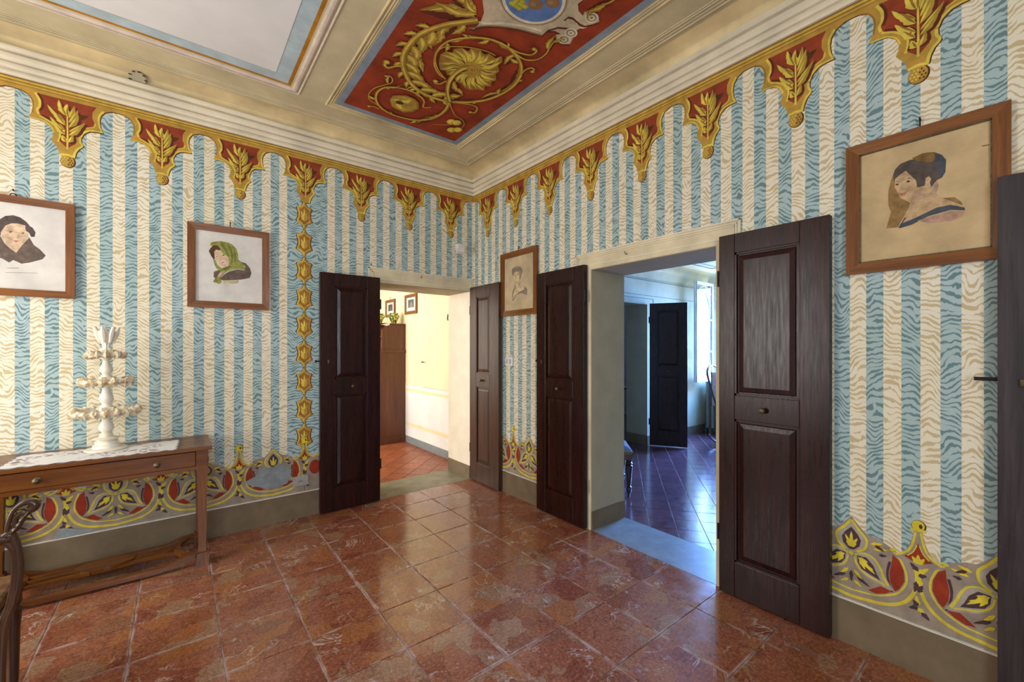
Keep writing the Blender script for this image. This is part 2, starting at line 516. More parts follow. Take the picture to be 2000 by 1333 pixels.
gT.col(gT.mix(gT.rng(gT.noise(gT.objco(), 38.0, 4.0), 0.38, 0.66), lin((196, 168, 118)), lin((244, 236, 216))))
M['alabaster_tan'] = gT.m
gL = G('white_lace', 0.85, 0.1)
lp = gL.objco()
lv = gL.n('ShaderNodeTexVoronoi', feature='DISTANCE_TO_EDGE'); lv.inputs['Scale'].default_value = 26.0
gL.put(lv.inputs['Vector'], gL.vmath('ADD', lp, gL.vec(gL.math('MULTIPLY', gL.noise(lp, 12.0), 0.05), gL.math('MULTIPLY', gL.noise(lp, 14.0), 0.05), 0.0)))
lm = gL.math('MULTIPLY', gL.rng(lv.outputs['Distance'], 0.10, 0.22), gL.rng(gL.noise(lp, 7.0, 2.0), 0.5, 0.58))
gL.col(gL.mix(lm, lin((236, 234, 232)), lin((146, 128, 118))))
gL.bump(gL.noise(lp, 180.0, 2.0), 0.3, 0.002)
M['lace'] = gL.m
M['plastic'] = plain('white_plastic', (232, 230, 224), 0.4)
M['plastic_grey'] = plain('grey_plastic', (176, 172, 164), 0.45)
M['slot'] = plain('dark_slot', (60, 56, 50), 0.6)
M['velvet'] = plain('grey_velvet', (104, 112, 122), 0.9, 0.12)
M['braid'] = plain('brown_braid', (110, 76, 44), 0.85, 0.15)
M['canvas_white'] = paint_mat('aged_white_canvas', (224, 218, 208), 0.04, 0.7, 6.0, 0.08)
M['canvas_tan'] = paint_mat('foxed_tan_canvas', (206, 178, 132), 0.07, 0.7, 5.0, 0.10)
M['canvas_buff'] = paint_mat('buff_paper', (206, 186, 148), 0.06, 0.7, 7.0)
for k, c in dict(p_hair=(92, 80, 74), p_skin=(222, 190, 158), p_skin2=(204, 170, 128), p_fur=(110, 94, 84), p_scarf=(150, 150, 76), p_scarf_d=(118, 118, 54),
                 p_brown=(92, 66, 40), p_eye=(70, 58, 50), p_lip=(190, 116, 96), p_veil=(156, 122, 74), p_turban=(134, 104, 58), p_navy=(78, 84, 88),
                 p_pink=(188, 148, 124), p_ink=(150, 138, 120), p_pale=(206, 194, 150), p_grey=(150, 136, 118), p_sketch=(214, 192, 150), p_shade=(190, 158, 126),
                 p_photo=(96, 104, 96), p_mat=(238, 234, 224)).items():
    M[k] = paint_mat('print_' + k[2:], c, 0.10, 0.7, 30.0)
M['majolica'] = None
gV = G('yellow_green_majolica', 0.25, 0.6)
vp = gV.objco()
gV.col(gV.mix(gV.rng(gV.noise(vp, 34.0, 2.0), 0.47, 0.53), lin((206, 200, 92)), lin((74, 96, 40))))
M['majolica'] = gV.m
gG = G('window_glass', 0.05, 0.5)
gG.b.inputs['Transmission Weight'].default_value = 1.0
gG.b.inputs['IOR'].default_value = 1.45
gG.b.inputs['Base Color'].default_value = (0.95, 0.98, 1.0, 1)
M['glass'] = gG.m
M['radiator'] = plain('grey_radiator', (166, 164, 152), 0.5)
M['cloth'] = plain('pale_cloth', (206, 206, 214), 0.85)

# ------------------------------------------------------------------ the room shell
XL, YB, ZC = -4.6, -5.5, 3.25          # outer wall, rear wall, ceiling height
# door openings: left wall x -1.03..-0.045, right wall y -2.61..-1.645, both 2.0 high
w = MB()
w.box(XL-0.3, -1.03, 0, 0.45, -0.02, 3.4).box(-1.03, -0.045, 0, 0.45, 2.0, 3.4).box(-0.045, 0.40, 0, 0.45, -0.02, 3.4)
wall_left = struct(w.build('wall_left', M['paper_left']), 'left wall painted in blue and cream zebra stripes', 'wall')
w = MB()
w.box(0, 0.40, YB-0.3, -4.98, -0.02, 3.4).box(0, 0.40, -4.98, -4.25, 2.0, 3.4).box(0, 0.40, -4.25, -2.61, -0.02, 3.4)
w.box(0, 0.40, -2.61, -1.645, 2.0, 3.4).box(0, 0.40, -1.645, 0, -0.02, 3.4)
wall_right = struct(w.build('wall_right', M['paper_right']), 'right wall painted in blue and cream zebra stripes', 'wall')
w = MB()
w.box(XL-0.3, XL, YB, -1.80, -0.02, 3.4).box(XL-0.3, XL, -0.60, 0, -0.02, 3.4).box(XL-0.3, XL, -1.80, -0.60, -0.02, 0.65).box(XL-0.3, XL, -1.80, -0.60, 2.6, 3.4)
struct(w.build('wall_outer', M['back_wall']), 'outer wall with a tall window, out of view', 'wall')
w = MB()
w.box(XL-0.3, -3.55, YB-0.3, YB, -0.02, 3.4).box(-1.85, 0, YB-0.3, YB, -0.02, 3.4).box(-3.55, -1.85, YB-0.3, YB, -0.02, 0.75).box(-3.55, -1.85, YB-0.3, YB, 2.7, 3.4)  # unseen opening, added for fill from behind the camera
struct(w.build('wall_rear', M['back_wall']), 'rear wall with an opening added for fill light, behind the viewer', 'wall')
ceiling = struct(MB().box(XL, 0.0, YB, 0.0, ZC, 3.4).build('ceiling', M['plaster']), 'beige plaster ceiling with painted panels', 'ceiling')

# linings of the two doorways (thin plaster skins in the reveals)
def lining(name, boxes, mat, label):
    b = MB()
    for q in boxes: b.box(*q)
    return struct(b.build(name, mat), label, 'door trim')
lining('trim_1', [(-0.049, -0.045, 0.0, 0.452, 0.14, 2.0)], M['reveal_light'], 'pale right reveal of the doorway to the yellow room')
lining('trim_2', [(-1.03, -1.026, 0.0, 0.452, 0.0, 2.0), (-1.026, -0.049, 0.0, 0.452, 1.996, 2.0)], M['reveal'], 'head and left reveal of the doorway to the yellow room')
lining('trim_3', [(0.0, 0.402, -1.649, -1.645, 0.14, 2.0), (0.0, 0.402, -2.61, -2.606, 0.0, 2.0), (0.0, 0.402, -2.606, -1.649, 1.996, 2.0)], M['reveal'], 'grey beige reveals of the doorway to the far room')
lining('trim_4', [(-0.054, -0.045, 0.0, 0.452, 0, 0.14), (0.0, 0.405, -1.656, -1.645, 0, 0.14)], M['skirt'], 'dark painted foot of the door reveals')

# painted architraves round the doorways
def architrave(name, rz, loc, u0, u1, o0, o1, label):
    t = struct(link(name, None, None, loc, rz), label, 'door trim')
    T = 0.007
    MB().box(u0, o0, -T, 0, 0.0, 2.13).build('jamb', M['architrave'], t)
    if u1 > o1 + 0.01: MB().box(o1, u1, -T, 0, 0.0, 2.13).build('jamb', M['architrave'], t)
    MB().box(o0, o1, -T, 0, 2.0, 2.13).build('lintel', M['architrave'], t)
    b = MB()
    for d, h in ((0.0, 0.010), (0.02, 0.006), (0.034, 0.005)):
        b.box(u0 + d, u1 - (d if u1 > o1 + 0.01 else 0), -T-0.007, -T, 2.13-d-h, 2.13-d)
        b.box(u0 + d, u0 + d + h, -T-0.007, -T, 1.2, 2.13-d)
        if u1 > o1 + 0.01: b.box(u1-d-h, u1-d, -T-0.007, -T, 1.2, 2.13-d)
    b.box(o0 - 0.03, o1 + (0.03 if u1 > o1 + 0.01 else 0), -T-0.004, -T, 2.028, 2.036)
    b.build('moulding', M['plaster_light'], t)
    return t
architrave('trim_5', 0, (0, 0, 0), -1.135, -0.004, -1.03, -0.045, 'cream architrave over the doorway to the yellow room')
architrave('trim_6', -R90, (0, 0, 0), 1.495, 2.748, 1.645, 2.61, 'cream architrave over the doorway to the far room')

# skirting boards with a white line along the top
def skirting(name, rz, segs, label):
    t = struct(link(name, None, None, (0, 0, 0), rz), label, 'skirting')
    for a, b_ in segs:
        MB().box(a, b_, -0.006, 0, 0, 0.203).build('board', M['skirt'], t)
        MB().box(a, b_, -0.0065, 0, 0.203, 0.211).build('white_line', M['skirt_line'], t)
    return t
skirting('baseboard_left', 0, [(XL, -1.135)], 'taupe skirting band along the left wall')
skirting('baseboard_right', -R90, [(0.01, 1.495), (2.748, 4.2)], 'taupe skirting band along the right wall')

# cornice, cove and ceiling mouldings
corn = [(0.0, 3.018), (0.016, 3.018), (0.020, 3.032), (0.016, 3.044), (0.004, 3.047), (0.004, 3.053), (0.022, 3.056), (0.030, 3.068), (0.028, 3.082), (0.010, 3.086),
        (0.010, 3.092), (0.030, 3.096), (0.042, 3.112), (0.042, 3.128), (0.034, 3.138), (0.016, 3.141), (0.018, 3.147), (0.042, 3.150), (0.056, 3.162), (0.056, 3.172), (0.046, 3.178), (0.030, 3.179), (0.034, 3.186), (0.030, 3.190)]
struct(MB().ring(XL, 0, YB, 0, corn).build('trim_7', M['plaster_light'], smooth=False), 'stepped cream cornice round the top of the walls', 'cornice')
cv = [(0.028, 3.186)] + [(0.028 + 0.125*(1-math.cos(a)), 3.188 + 0.062*math.sin(a)) for a in [math.radians(q) for q in range(0, 91, 10)]]
struct(MB().ring(XL, 0, YB, 0, cv).build('trim_8', M['cove'], smooth=True), 'curved tan cove between cornice and ceiling', 'cove')
def ridge(d0, w_, h, base=ZC):
    return [(d0, base), (d0, base-h*0.6), (d0+w_*0.3, base-h), (d0+w_*0.7, base-h), (d0+w_, base-h*0.6), (d0+w_, base)]
def mouldings(name, x0, x1, y0, y1, rd, mat, label):
    b = MB()
    for d, w_, h in rd: b.ring(x0, x1, y0, y1, ridge(d, w_, h))
    return struct(b.build(name, mat), label, 'moulding')
mouldings('trim_9', XL, 0, YB, 0, [(0.188, 0.012, 0.010), (0.206, 0.016, 0.006), (0.236, 0.010, 0.008), (0.252, 0.006, 0.005)], M['plaster'], 'ridged plaster moulding framing the whole ceiling')
RX0, RX1, RY0, RY1 = -1.507, -0.545, -3.75, -0.525        # red panel
mouldings('trim_10', RX0-0.118, RX1+0.118, RY0-0.118, RY1+0.118, [(0.012, 0.012, 0.010), (0.036, 0.008, 0.006), (0.052, 0.006, 0.004)], M['cove'], 'beige moulding round the red painted ceiling panel')
WX0, WX1, WY0, WY1 = -4.1, -1.865, -4.9, -0.50            # white panel
mouldings('trim_11', WX0-0.075, WX1+0.075, WY0-0.075, WY1+0.075, [(0.004, 0.012, 0.008), (0.028, 0.034, 0.012)], M['rosy'], 'rosy white moulding round the white ceiling panel')

class CP(PT):
    """paint work on the ceiling: (x, y) seen from below"""
    def pt(s, p): return (p[0], p[1], ZC - s.lay*0.00025)
    def rect(s, x0, x1, y0, y1, m): return s.poly([(x0, y0), (x1, y0), (x1, y1), (x0, y1)], m)
def ceil_paint(name, fn, pal):
    c = CP(pal); fn(c)
    return c.build(name, [M[k] for k in pal], ceiling)
def f_white(c):
    c.rect(WX0, WX1, WY0, WY1, 'ochre').up()
    c.rect(WX0+.022, WX1-.022, WY0+.022, WY1-.022, 'pale_blue').up()
    c.rect(WX0+.105, WX1-.105, WY0+.105, WY1-.105, 'grey_line').up()
    c.rect(WX0+.109, WX1-.109, WY0+.109, WY1-.109, 'white_panel')
ceil_paint('white_panel', f_white, ['ochre', 'pale_blue', 'grey_line', 'white_panel'])
def f_red(c):
    c.rect(RX0-.050, RX1+.050, RY0-.050, RY1+.050, 'slate_blue').up()
    c.rect(RX0, RX1, RY0, RY1, 'red_field')
ceil_paint('red_panel', f_red, ['slate_blue', 'red_field'])
# painted ornament of the red panel, outlines in millimetres (x, y) on the ceiling
SCROLL_strokes = [('spine',44,13,[(-1169,-1836),(-1231,-1766),(-1291,-1697),(-1343,-1611),(-1378,-1523),(-1388,-1419),(-1380,-1323),(-1351,-1237),(-1301,-1160),(-1235,-1088),(-1139,-1032),(-1035,-1020),(-941,-1033),(-859,-1073),(-769,-1144),(-696,-1239),(-658,-1341),(-642,-1447),(-653,-1548),(-694,-1640),(-756,-1707),(-824,-1744),(-904,-1768),(-975,-1769),(-1033,-1756),(-1090,-1726),(-1140,-1687),(-1191,-1631),(-1222,-1575),(-1230,-1493),(-1215,-1417),(-1174,-1339),(-1117,-1286),(-1052,-1265)]),('stalk',22,40,[(-899,-1054),(-970,-1142),(-1017,-1239),(-1036,-1329),(-1032,-1403),(-1012,-1457),(-973,-1469)]),('coil',30,12,[(-908,-1071),(-868,-950),(-868,-827),(-908,-723),(-981,-651),(-1073,-622),(-1172,-614),(-1275,-655),(-1339,-731),(-1365,-830),(-1342,-917),(-1274,-970),(-1191,-991),(-1114,-981),(-1049,-936),(-1017,-859),(-971,-895)]),('tail',8,10,[(-1292,-668),(-1375,-703),(-1406,-774),(-1399,-861),(-1361,-935),(-1329,-993),(-1339,-1039),(-1366,-1058),(-1387,-1042)]),('leftknob',10,16,[(-1276,-627),(-1320,-632),(-1349,-615)]),('rcurl',10,18,[(-886,-1051),(-804,-1091),(-738,-1117),(-688,-1105),(-667,-1041),(-699,-1024)]),('flowerstem',8,8,[(-889,-1037),(-836,-975),(-763,-910),(-684,-886),(-637,-833),(-631,-776)]),('flowerstem2',8,6,[(-678,-816),(-751,-743),(-846,-683)]),('branch',16,8,[(-849,-1760),(-756,-1753),(-694,-1802),(-686,-1871),(-704,-1925),(-720,-1995),(-693,-2033)]),('branch2',14,18,[(-896,-1774),(-826,-1778),(-753,-1809),(-749,-1856),(-771,-1859)]),('budcurl',12,18,[(-678,-1612),(-689,-1674),(-672,-1716),(-646,-1717),(-639,-1693)]),('leftcurl',18,26,[(-1339,-1209),(-1374,-1181),(-1408,-1135),(-1439,-1148),(-1437,-1182)]),('knobin',12,22,[(-1040,-1253),(-1057,-1197),(-1090,-1182),(-1097,-1202)]),('innerring',10,8,[(-1052,-1265),(-1132,-1314),(-1193,-1381),(-1228,-1461),(-1217,-1529),(-1162,-1581),(-1084,-1632),(-992,-1664),(-923,-1666)])]
SCROLL_leaves = [((-1185,-1837),(-1459,-1690),70),((-1191,-1861),(-1420,-1793),60),((-1200,-1867),(-1378,-1882),60),((-1203,-1865),(-1309,-1923),40),((-1357,-1600),(-1253,-1458),60),((-1310,-1660),(-1273,-1476),60),((-1263,-1718),(-1267,-1563),55),((-1212,-1767),(-1228,-1641),50),((-1384,-1454),(-1266,-1304),55),((-1374,-1345),(-1198,-1222),60),((-1331,-1215),(-1137,-1123),60),((-1235,-1088),(-1018,-1081),50),((-1131,-1015),(-973,-1020),30),((-1382,-1339),(-1326,-1141),34),((-824,-1744),(-820,-1619),40),((-728,-1672),(-652,-1461),40),((-652,-1370),(-732,-1211),30),((-661,-1542),(-687,-1343),30),((-975,-1769),(-857,-1770),40),((-1080,-1727),(-1168,-1697),30),((-1225,-1580),(-1147,-1697),30),((-693,-1900),(-741,-2018),40),((-709,-1971),(-697,-2037),20),((-863,-844),(-948,-721),30),((-889,-738),(-955,-597),36),((-976,-1206),(-850,-1166),44),((-994,-1279),(-887,-1184),40),((-1212,-986),(-1155,-1065),20),((-1351,-910),(-1251,-1022),24),((-1339,-964),(-1365,-1069),24)]
SCROLL_rosette = [(-1169,-1381),(-1202,-1463),(-1189,-1508),(-1146,-1499),(-1159,-1558),(-1128,-1597),(-1081,-1594),(-1081,-1628),(-1028,-1650),(-987,-1633),(-965,-1659),(-910,-1649),(-892,-1690),(-859,-1654),(-860,-1606),(-816,-1563),(-818,-1522),(-775,-1473),(-790,-1440),(-765,-1395),(-799,-1368),(-775,-1324),(-821,-1305),(-851,-1271),(-899,-1266),(-948,-1294),(-986,-1285),(-1028,-1336),(-1068,-1314),(-1100,-1349),(-1132,-1334)]
SCROLL_ridges = [[(-973,-1469),(-1151,-1450)],[(-973,-1469),(-1134,-1535)],[(-973,-1469),(-1078,-1588)],[(-973,-1469),(-983,-1618)],[(-973,-1469),(-897,-1614)],[(-973,-1469),(-828,-1554)],[(-973,-1469),(-786,-1443)],[(-973,-1469),(-802,-1354)],[(-973,-1469),(-865,-1293)],[(-972,-1421),(-953,-1312)],[(-988,-1447),(-1060,-1351)],[(-988,-1447),(-1131,-1373)]]
SCROLL_bud = [(-1259,-795),(-1263,-863),(-1230,-895),(-1185,-926),(-1124,-925),(-1071,-893),(-1035,-818),(-1054,-749),(-1108,-701),(-1174,-708),(-1218,-726)]
SCROLL_flower = [[(-792,-815),(-749,-863),(-698,-801),(-737,-769)],[(-741,-826),(-714,-877),(-668,-824),(-685,-780)],[(-716,-693),(-695,-772),(-634,-694),(-669,-650)],[(-683,-751),(-649,-793),(-598,-722),(-627,-683)]]
SCROLL_cart = [(-1257,-2001),(-1167,-1893),(-1145,-1827),(-1143,-1757),(-1171,-1744),(-1144,-1775),(-1109,-1818),(-1030,-1874),(-950,-1915),(-860,-1947),(-802,-1966),(-804,-2019),(-772,-2074),(-717,-2106),(-669,-2121),(-666,-2146),(-701,-2151),(-785,-2125),(-782,-2163),(-756,-2174),(-694,-2168),(-660,-2173),(-634,-2208),(-617,-2244),(-655,-2270),(-706,-2271),(-739,-2244),(-722,-2217),(-766,-2224),(-808,-2257),(-850,-2323)]
SCROLL_cart_h = [(-1153,-1820),(-1112,-1838),(-1045,-1894),(-968,-1937),(-884,-1974),(-827,-1988)]
SCROLL_ell = [(-1149,-2025),(-1109,-2006),(-1050,-1999),(-990,-2005),(-932,-2029),(-883,-2065),(-856,-2111),(-853,-2168),(-866,-2211),(-891,-2241),(-951,-2267),(-1025,-2255),(-1092,-2213),(-1154,-2142),(-1169,-2071)]
SCROLL_sc1 = (-682,-2085)
SCROLL_sc2 = (-675,-2238)
SCROLL_grapes = [(-1076,-2045),(-1053,-2043),(-1053,-2069),(-1034,-2071),(-1037,-2043),(-1079,-2062),(-1053,-2088),(-1018,-2071),(-1092,-2045),(-1082,-2078)]
SCROLL_fruit = [(-986,-2116),(-925,-2183)]
SCROLL_rightleaf = [(-762,-2319),(-714,-2331),(-703,-2300),(-697,-2338),(-699,-2381)]
YM = -2.13      # the ornament mirrors about the middle of the panel
def mm(pts, mir=False):
    return [(a/1000.0, (2*YM - b/1000.0) if mir else b/1000.0) for a, b in pts]
def shift(pts, dx, dy): return [(a+dx, b+dy) for a, b in pts]
def leaf3(c, p0, p1, w_, k, lobes=4):
    """acanthus leaf in three tones"""
    bd = 0.12*(-1)**k
    c.leaf(p0, p1, w_*1.12, 'gold_d', lobes, bd)
    q = (p0[0]*0.06+p1[0]*0.94, p0[1]*0.06+p1[1]*0.94)
    c.leaf(p0, q, w_*0.80, 'gold' if k % 3 else 'olive', lobes, bd*1.15)
    q = (p0[0]*0.16+p1[0]*0.84, p0[1]*0.16+p1[1]*0.84)
    c.leaf(p0, q, w_*0.30, 'gold_l', 0, bd*1.3)
def scroll(mir):
    def fn(c):
        sg = -1 if mir else 1
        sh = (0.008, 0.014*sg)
        if mir: c.lay = 1.5
        lv = [(mm([a], mir)[0], mm([b], mir)[0], w_/1000) for a, b, w_ in SCROLL_leaves]
        # side leaves springing from the big spiral and from the coil
        for nm, i0, i1, step, ln in (('spine', 3, 13, 1, .17), ('spine', 14, 30, 2, .085), ('coil', 2, 14, 2, .075)):
            p = mm([q[3] for q in SCROLL_strokes if q[0] == nm][0], mir)
            for i in range(i0, i1, step):
                dx, dy = p[i+1][0]-p[i-1][0], p[i+1][1]-p[i-1][1]; q = math.hypot(dx, dy); dx, dy = dx/q, dy/q
                for side in ((1, -1) if ln > .1 else ((1,) if i % 4 else (-1,))):
                    L_ = ln*(1.0 if side*sg < 0 else .55)
                    lv.append((p[i], (p[i][0]+L_*(dx*.75-dy*.66*side), p[i][1]+L_*(dy*.75+dx*.66*side)), L_*.42))
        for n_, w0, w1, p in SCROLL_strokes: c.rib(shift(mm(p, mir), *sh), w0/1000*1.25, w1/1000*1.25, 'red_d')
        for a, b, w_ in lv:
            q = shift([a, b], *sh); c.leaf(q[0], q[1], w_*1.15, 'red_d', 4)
        ros = mm(SCROLL_rosette, mir)
        c.poly(shift(ros, *sh), 'red_d').up()
        for k, (a, b, w_) in enumerate(lv): leaf3(c, a, b, w_, k)
        c.up()
        for n_, w0, w1, p in SCROLL_strokes:
            if n_ == 'stalk': continue
            q = mm(p, mir)
            c.rib(q, w0/1000, w1/1000, 'gold_d')
            if n_ not in ('spine', 'coil', 'flowerstem', 'flowerstem2', 'innerring'):
                c.ell(q[-1], w1/1000*0.9, w1/1000*0.9, 'gold_d', 12); c.ell(q[-1], w1/1000*0.6, w1/1000*0.6, 'gold_l', 10)
            c.rib(q, w0/1000*0.62, w1/1000*0.62, 'gold', 0.4*sg); c.rib(q, w0/1000*0.22, w1/1000*0.22, 'gold_l', 0.8*sg)
        b = mm(SCROLL_bud, mir); cx = sum(p[0] for p in b)/len(b); cy = sum(p[1] for p in b)/len(b)
        c.poly(b, 'gold_d'); c.poly([(cx+(p[0]-cx)*0.9-.006, cy+(p[1]-cy)*0.86) for p in b], 'gold')
        for k in range(7):
            a = k*2*math.pi/7 + .4; c.leaf((cx-.03, cy), (cx+.085*math.cos(a), cy+.085*math.sin(a)), .045, 'gold_l' if k % 2 else 'olive', 2, .2)
        c.ell((cx-.03, cy+.01), .03, .024, 'brown', 12)
        for p in SCROLL_flower:
            q = mm(p, mir); x_ = sum(v[0] for v in q)/4; y_ = sum(v[1] for v in q)/4
            c.ell((x_, y_), .040, .048, 'gold_d', 12); c.ell((x_-.004, y_), .032, .038, 'gold_l', 12)
        # shell rosette: overlapping fluted petals
        c.up(); c.poly(ros, 'gold_d')
        ctr = mm([SCROLL_ridges[0][0]], mir)[0]
        for k, q in enumerate(ros):
            e = (ctr[0]+(q[0]-ctr[0])*1.0, ctr[1]+(q[1]-ctr[1])*1.0)
            c.leaf(ctr, e, .066, 'gold' if k % 2 else 'olive', 0, .10)
        for k, q in enumerate(ros):
            e = (ctr[0]+(q[0]-ctr[0])*.93, ctr[1]+(q[1]-ctr[1])*.93); s_ = (ctr[0]+(q[0]-ctr[0])*.35, ctr[1]+(q[1]-ctr[1])*.35)
            c.leaf(s_, e, .022, 'gold_l', 0, .14); 
            if k % 3 == 0: c.leaf(s_, (ctr[0]+(q[0]-ctr[0])*.8+.01, ctr[1]+(q[1]-ctr[1])*.8), .010, 'brown', 0, .2)
        c.up()
        q = mm([p for n_, a, b_, p in SCROLL_strokes if n_ == 'stalk'][0], mir)
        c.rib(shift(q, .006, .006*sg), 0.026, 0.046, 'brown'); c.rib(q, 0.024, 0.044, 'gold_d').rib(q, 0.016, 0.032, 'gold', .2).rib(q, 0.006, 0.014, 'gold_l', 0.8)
        c.ell(q[-1], 0.036, 0.032, 'gold').ell((q[-1][0]+.012, q[-1][1]), 0.013, 0.013, 'brown', 10).ell((q[-1][0]+.012, q[-1][1]), 0.007, 0.007, 'gold_l', 8)
    return fn
SP = ['red_d', 'gold_d', 'gold', 'gold_l', 'olive', 'brown']
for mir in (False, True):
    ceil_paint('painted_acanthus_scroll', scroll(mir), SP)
def cartouche(mir):
    def fn(c):
        q = mm(SCROLL_cart, mir)
        c.lay = 3 if mir else 9
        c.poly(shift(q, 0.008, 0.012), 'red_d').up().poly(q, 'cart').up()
        c.rib(mm(SCROLL_cart_h, mir), 0.016, 0.012, 'cart_l')
        c.rib(mm(SCROLL_cart[4:11], mir), 0.010, 0.010, 'cart_d')
        for s_ in (SCROLL_sc1, SCROLL_sc2):
            e = mm([s_], mir)[0]
            c.ell(e, 0.042, 0.036, 'cart_l').up().ell(e, 0.030, 0.025, 'cart_d').up().ell(e, 0.022, 0.018, 'cart_l').up().ell(e, 0.008, 0.007, 'cart_d', 8)
    return fn
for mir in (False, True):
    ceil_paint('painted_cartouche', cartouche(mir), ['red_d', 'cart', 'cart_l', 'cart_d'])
def medal(c):
    c.lay = 26
    cx, cy = -1.01, YM
    c.ell((cx, cy), 0.185, 0.165, 'cart_d', 40).up().ell((cx, cy), 0.178, 0.158, 'cart_l', 40).up().ell((cx, cy), 0.160, 0.140, 'sky', 40).up()
    for p in mm(SCROLL_fruit): c.ell(p, 0.042, 0.036, 'fruit', 16)
    c.up()
    for p in mm(SCROLL_fruit): c.ell((p[0]-.008, p[1]+.008), 0.016, 0.014, 'cart_d', 10)
    for p in mm(SCROLL_grapes): c.ell(p, 0.017, 0.016, 'olive', 10)
    c.up()
    for p in mm(SCROLL_grapes): c.ell((p[0]-.003, p[1]+.003), 0.011, 0.011, 'grape', 10)
ceil_paint('painted_fruit_medallion', medal, ['cart_d', 'cart_l', 'sky', 'fruit', 'olive', 'grape'])

# ------------------------------------------------------------------ floors
floor = struct(MB().box(XL, 0.0, YB, 0.0, -0.10, -0.005).build('floor', M['grout']), 'floor of square red breccia marble tiles', 'floor')
TS = 0.3375
tile_mesh = []
for k in range(4):
    b = MB(); h = TS/2 - 0.0022 - 0.0006*k
    c_ = 0.004
    vs = [(-h,-h,-.005),(h,-h,-.005),(h,h,-.005),(-h,h,-.005),(-h,-h,-.0012),(h,-h,-.0012),(h,h,-.0012),(-h,h,-.0012),
          (-h+c_,-h+c_,0),(h-c_,-h+c_,0),(h-c_,h-c_,0),(-h+c_,h-c_,0)]
    b.add(vs, [(3,2,1,0),(0,1,5,4),(1,2,6,5),(2,3,7,6),(3,0,4,7),(4,5,9,8),(5,6,10,9),(6,7,11,10),(7,4,8,11),(8,9,10,11)])
    tile_mesh.append(b.mesh('tile', M['marble']))
rnd = random.Random(3)
def cut_tile(x0, x1, y0, y1):
    g_ = 0.003
    return MB().box(x0+g_, x1-g_, y0+g_, y1-g_, -.005, 0.0)
xs = [0.0] + [-0.305 - TS*k for k in range(0, 13)] + [XL]
ys = [0.0] + [-0.289 - 0.3365*k for k in range(0, 16)] + [YB]
for i in range(len(xs)-1):
    for j in range(len(ys)-1):
        wx, wy = xs[i]-xs[i+1], ys[j]-ys[j+1]
        if wx < 0.03 or wy < 0.03: continue
        if abs(wx-TS) < 0.01 and abs(wy-TS) < 0.01:
            o = link('tile', tile_mesh[rnd.randrange(4)], floor, ((xs[i]+xs[i+1])/2, (ys[j]+ys[j+1])/2, -0.0004*rnd.random()), R90*rnd.randrange(4))
        else:
            cut_tile(xs[i+1], xs[i], ys[j+1], ys[j]).build('tile', M['marble'], floor)
# thresholds
struct(MB().box(-1.03, -0.045, 0.0, 0.45, -0.08, 0.001).build('floor_threshold_yellow', M['stone']), 'greenish stone threshold of the yellow room', 'threshold')
struct(MB().box(0.0, 0.40, -2.61, -1.645, -0.08, 0.001).build('floor_threshold_far', M['stone_blue']), 'pale stone threshold of the far room', 'threshold')

def tiled_floor(name, x0, x1, y0, y1, size, ang, mat, gmat, near, label):
    f_ = struct(MB().box(x0, x1, y0, y1, -0.09, -0.0035).build(name, gmat), label, 'floor')
    h = size/2 - 0.0030
    me = MB().box(-h, h, -h, h, -.0035, 0).mesh('tile', mat)
    ca, sa = math.cos(ang), math.sin(ang)
    n = int(6/size); cells = []
    for i in range(-n, n):
        for j in range(-n, n):
            a, b_ = (i+0.5)*size, (j+0.5)*size
            x, y = near[0] + a*ca - b_*sa, near[1] + a*sa + b_*ca
            r_ = size*0.72
            if x0-r_ < x < x1+r_ and y0-r_ < y < y1+r_: cells.append((x, y))
    cells.sort(key=lambda p: (p[0]-cam_o.location.x)**2 + (p[1]-cam_o.location.y)**2)
    inner = lambda p: x0+size*.72 < p[0] < x1-size*.72 and y0+size*.72 < p[1] < y1-size*.72
    keep = [p for p in cells if inner(p)][:280]
    for p in keep:
        link('tile', me, f_, (p[0], p[1], -0.0003*rnd.random()), ang)
    # tiles cut at the walls and those past the nearest 280
    rest = [p for p in cells if p not in set(keep)]
    b = MB()
    for p in rest:
        q = [(-h, -h), (h, -h), (h, h), (-h, h)]
        poly = [(p[0]+a*ca-c_*sa, p[1]+a*sa+c_*ca) for a, c_ in q]
        for ax, lim, sg in ((0, x0, 1), (0, x1, -1), (1, y0, 1), (1, y1, -1)):
            res = []
            for k in range(len(poly)):
                A_, B_ = poly[k-1], poly[k]
                ia, ib = (A_[ax]-lim)*sg >= 0, (B_[ax]-lim)*sg >= 0
                if ia != ib:
                    t = (lim-A_[ax])/(B_[ax]-A_[ax]); res.append((A_[0]+(B_[0]-A_[0])*t, A_[1]+(B_[1]-A_[1])*t))
                if ib: res.append(B_)
            poly = res
            if len(poly) < 3: break
        if len(poly) >= 3:
            m_ = len(poly)
            b.add([(q[0], q[1], 0.0) for q in poly] + [(q[0], q[1], -.0035) for q in poly],
                  [tuple(range(m_))] + [(k, (k+1) % m_, (k+1) % m_+m_, k+m_) for k in range(m_)])
    tag(b.build('cut_tiles', mat, f_), kind='stuff')
    return f_
tiled_floor('floor_yellow_room', -3.0, 0.18, 0.45, 4.2, 0.20, math.radians(42), M['cotto'], M['grout_dark'], (-0.35, 0.42), 'terracotta tile floor of the yellow room')
tiled_floor('floor_far_room', 0.40, 4.55, -3.6, -0.25, 0.199, math.radians(37.6), M['cotto_cool'], M['grout'], (0.564, -1.768), 'waxed terracotta tile floor of the far room')

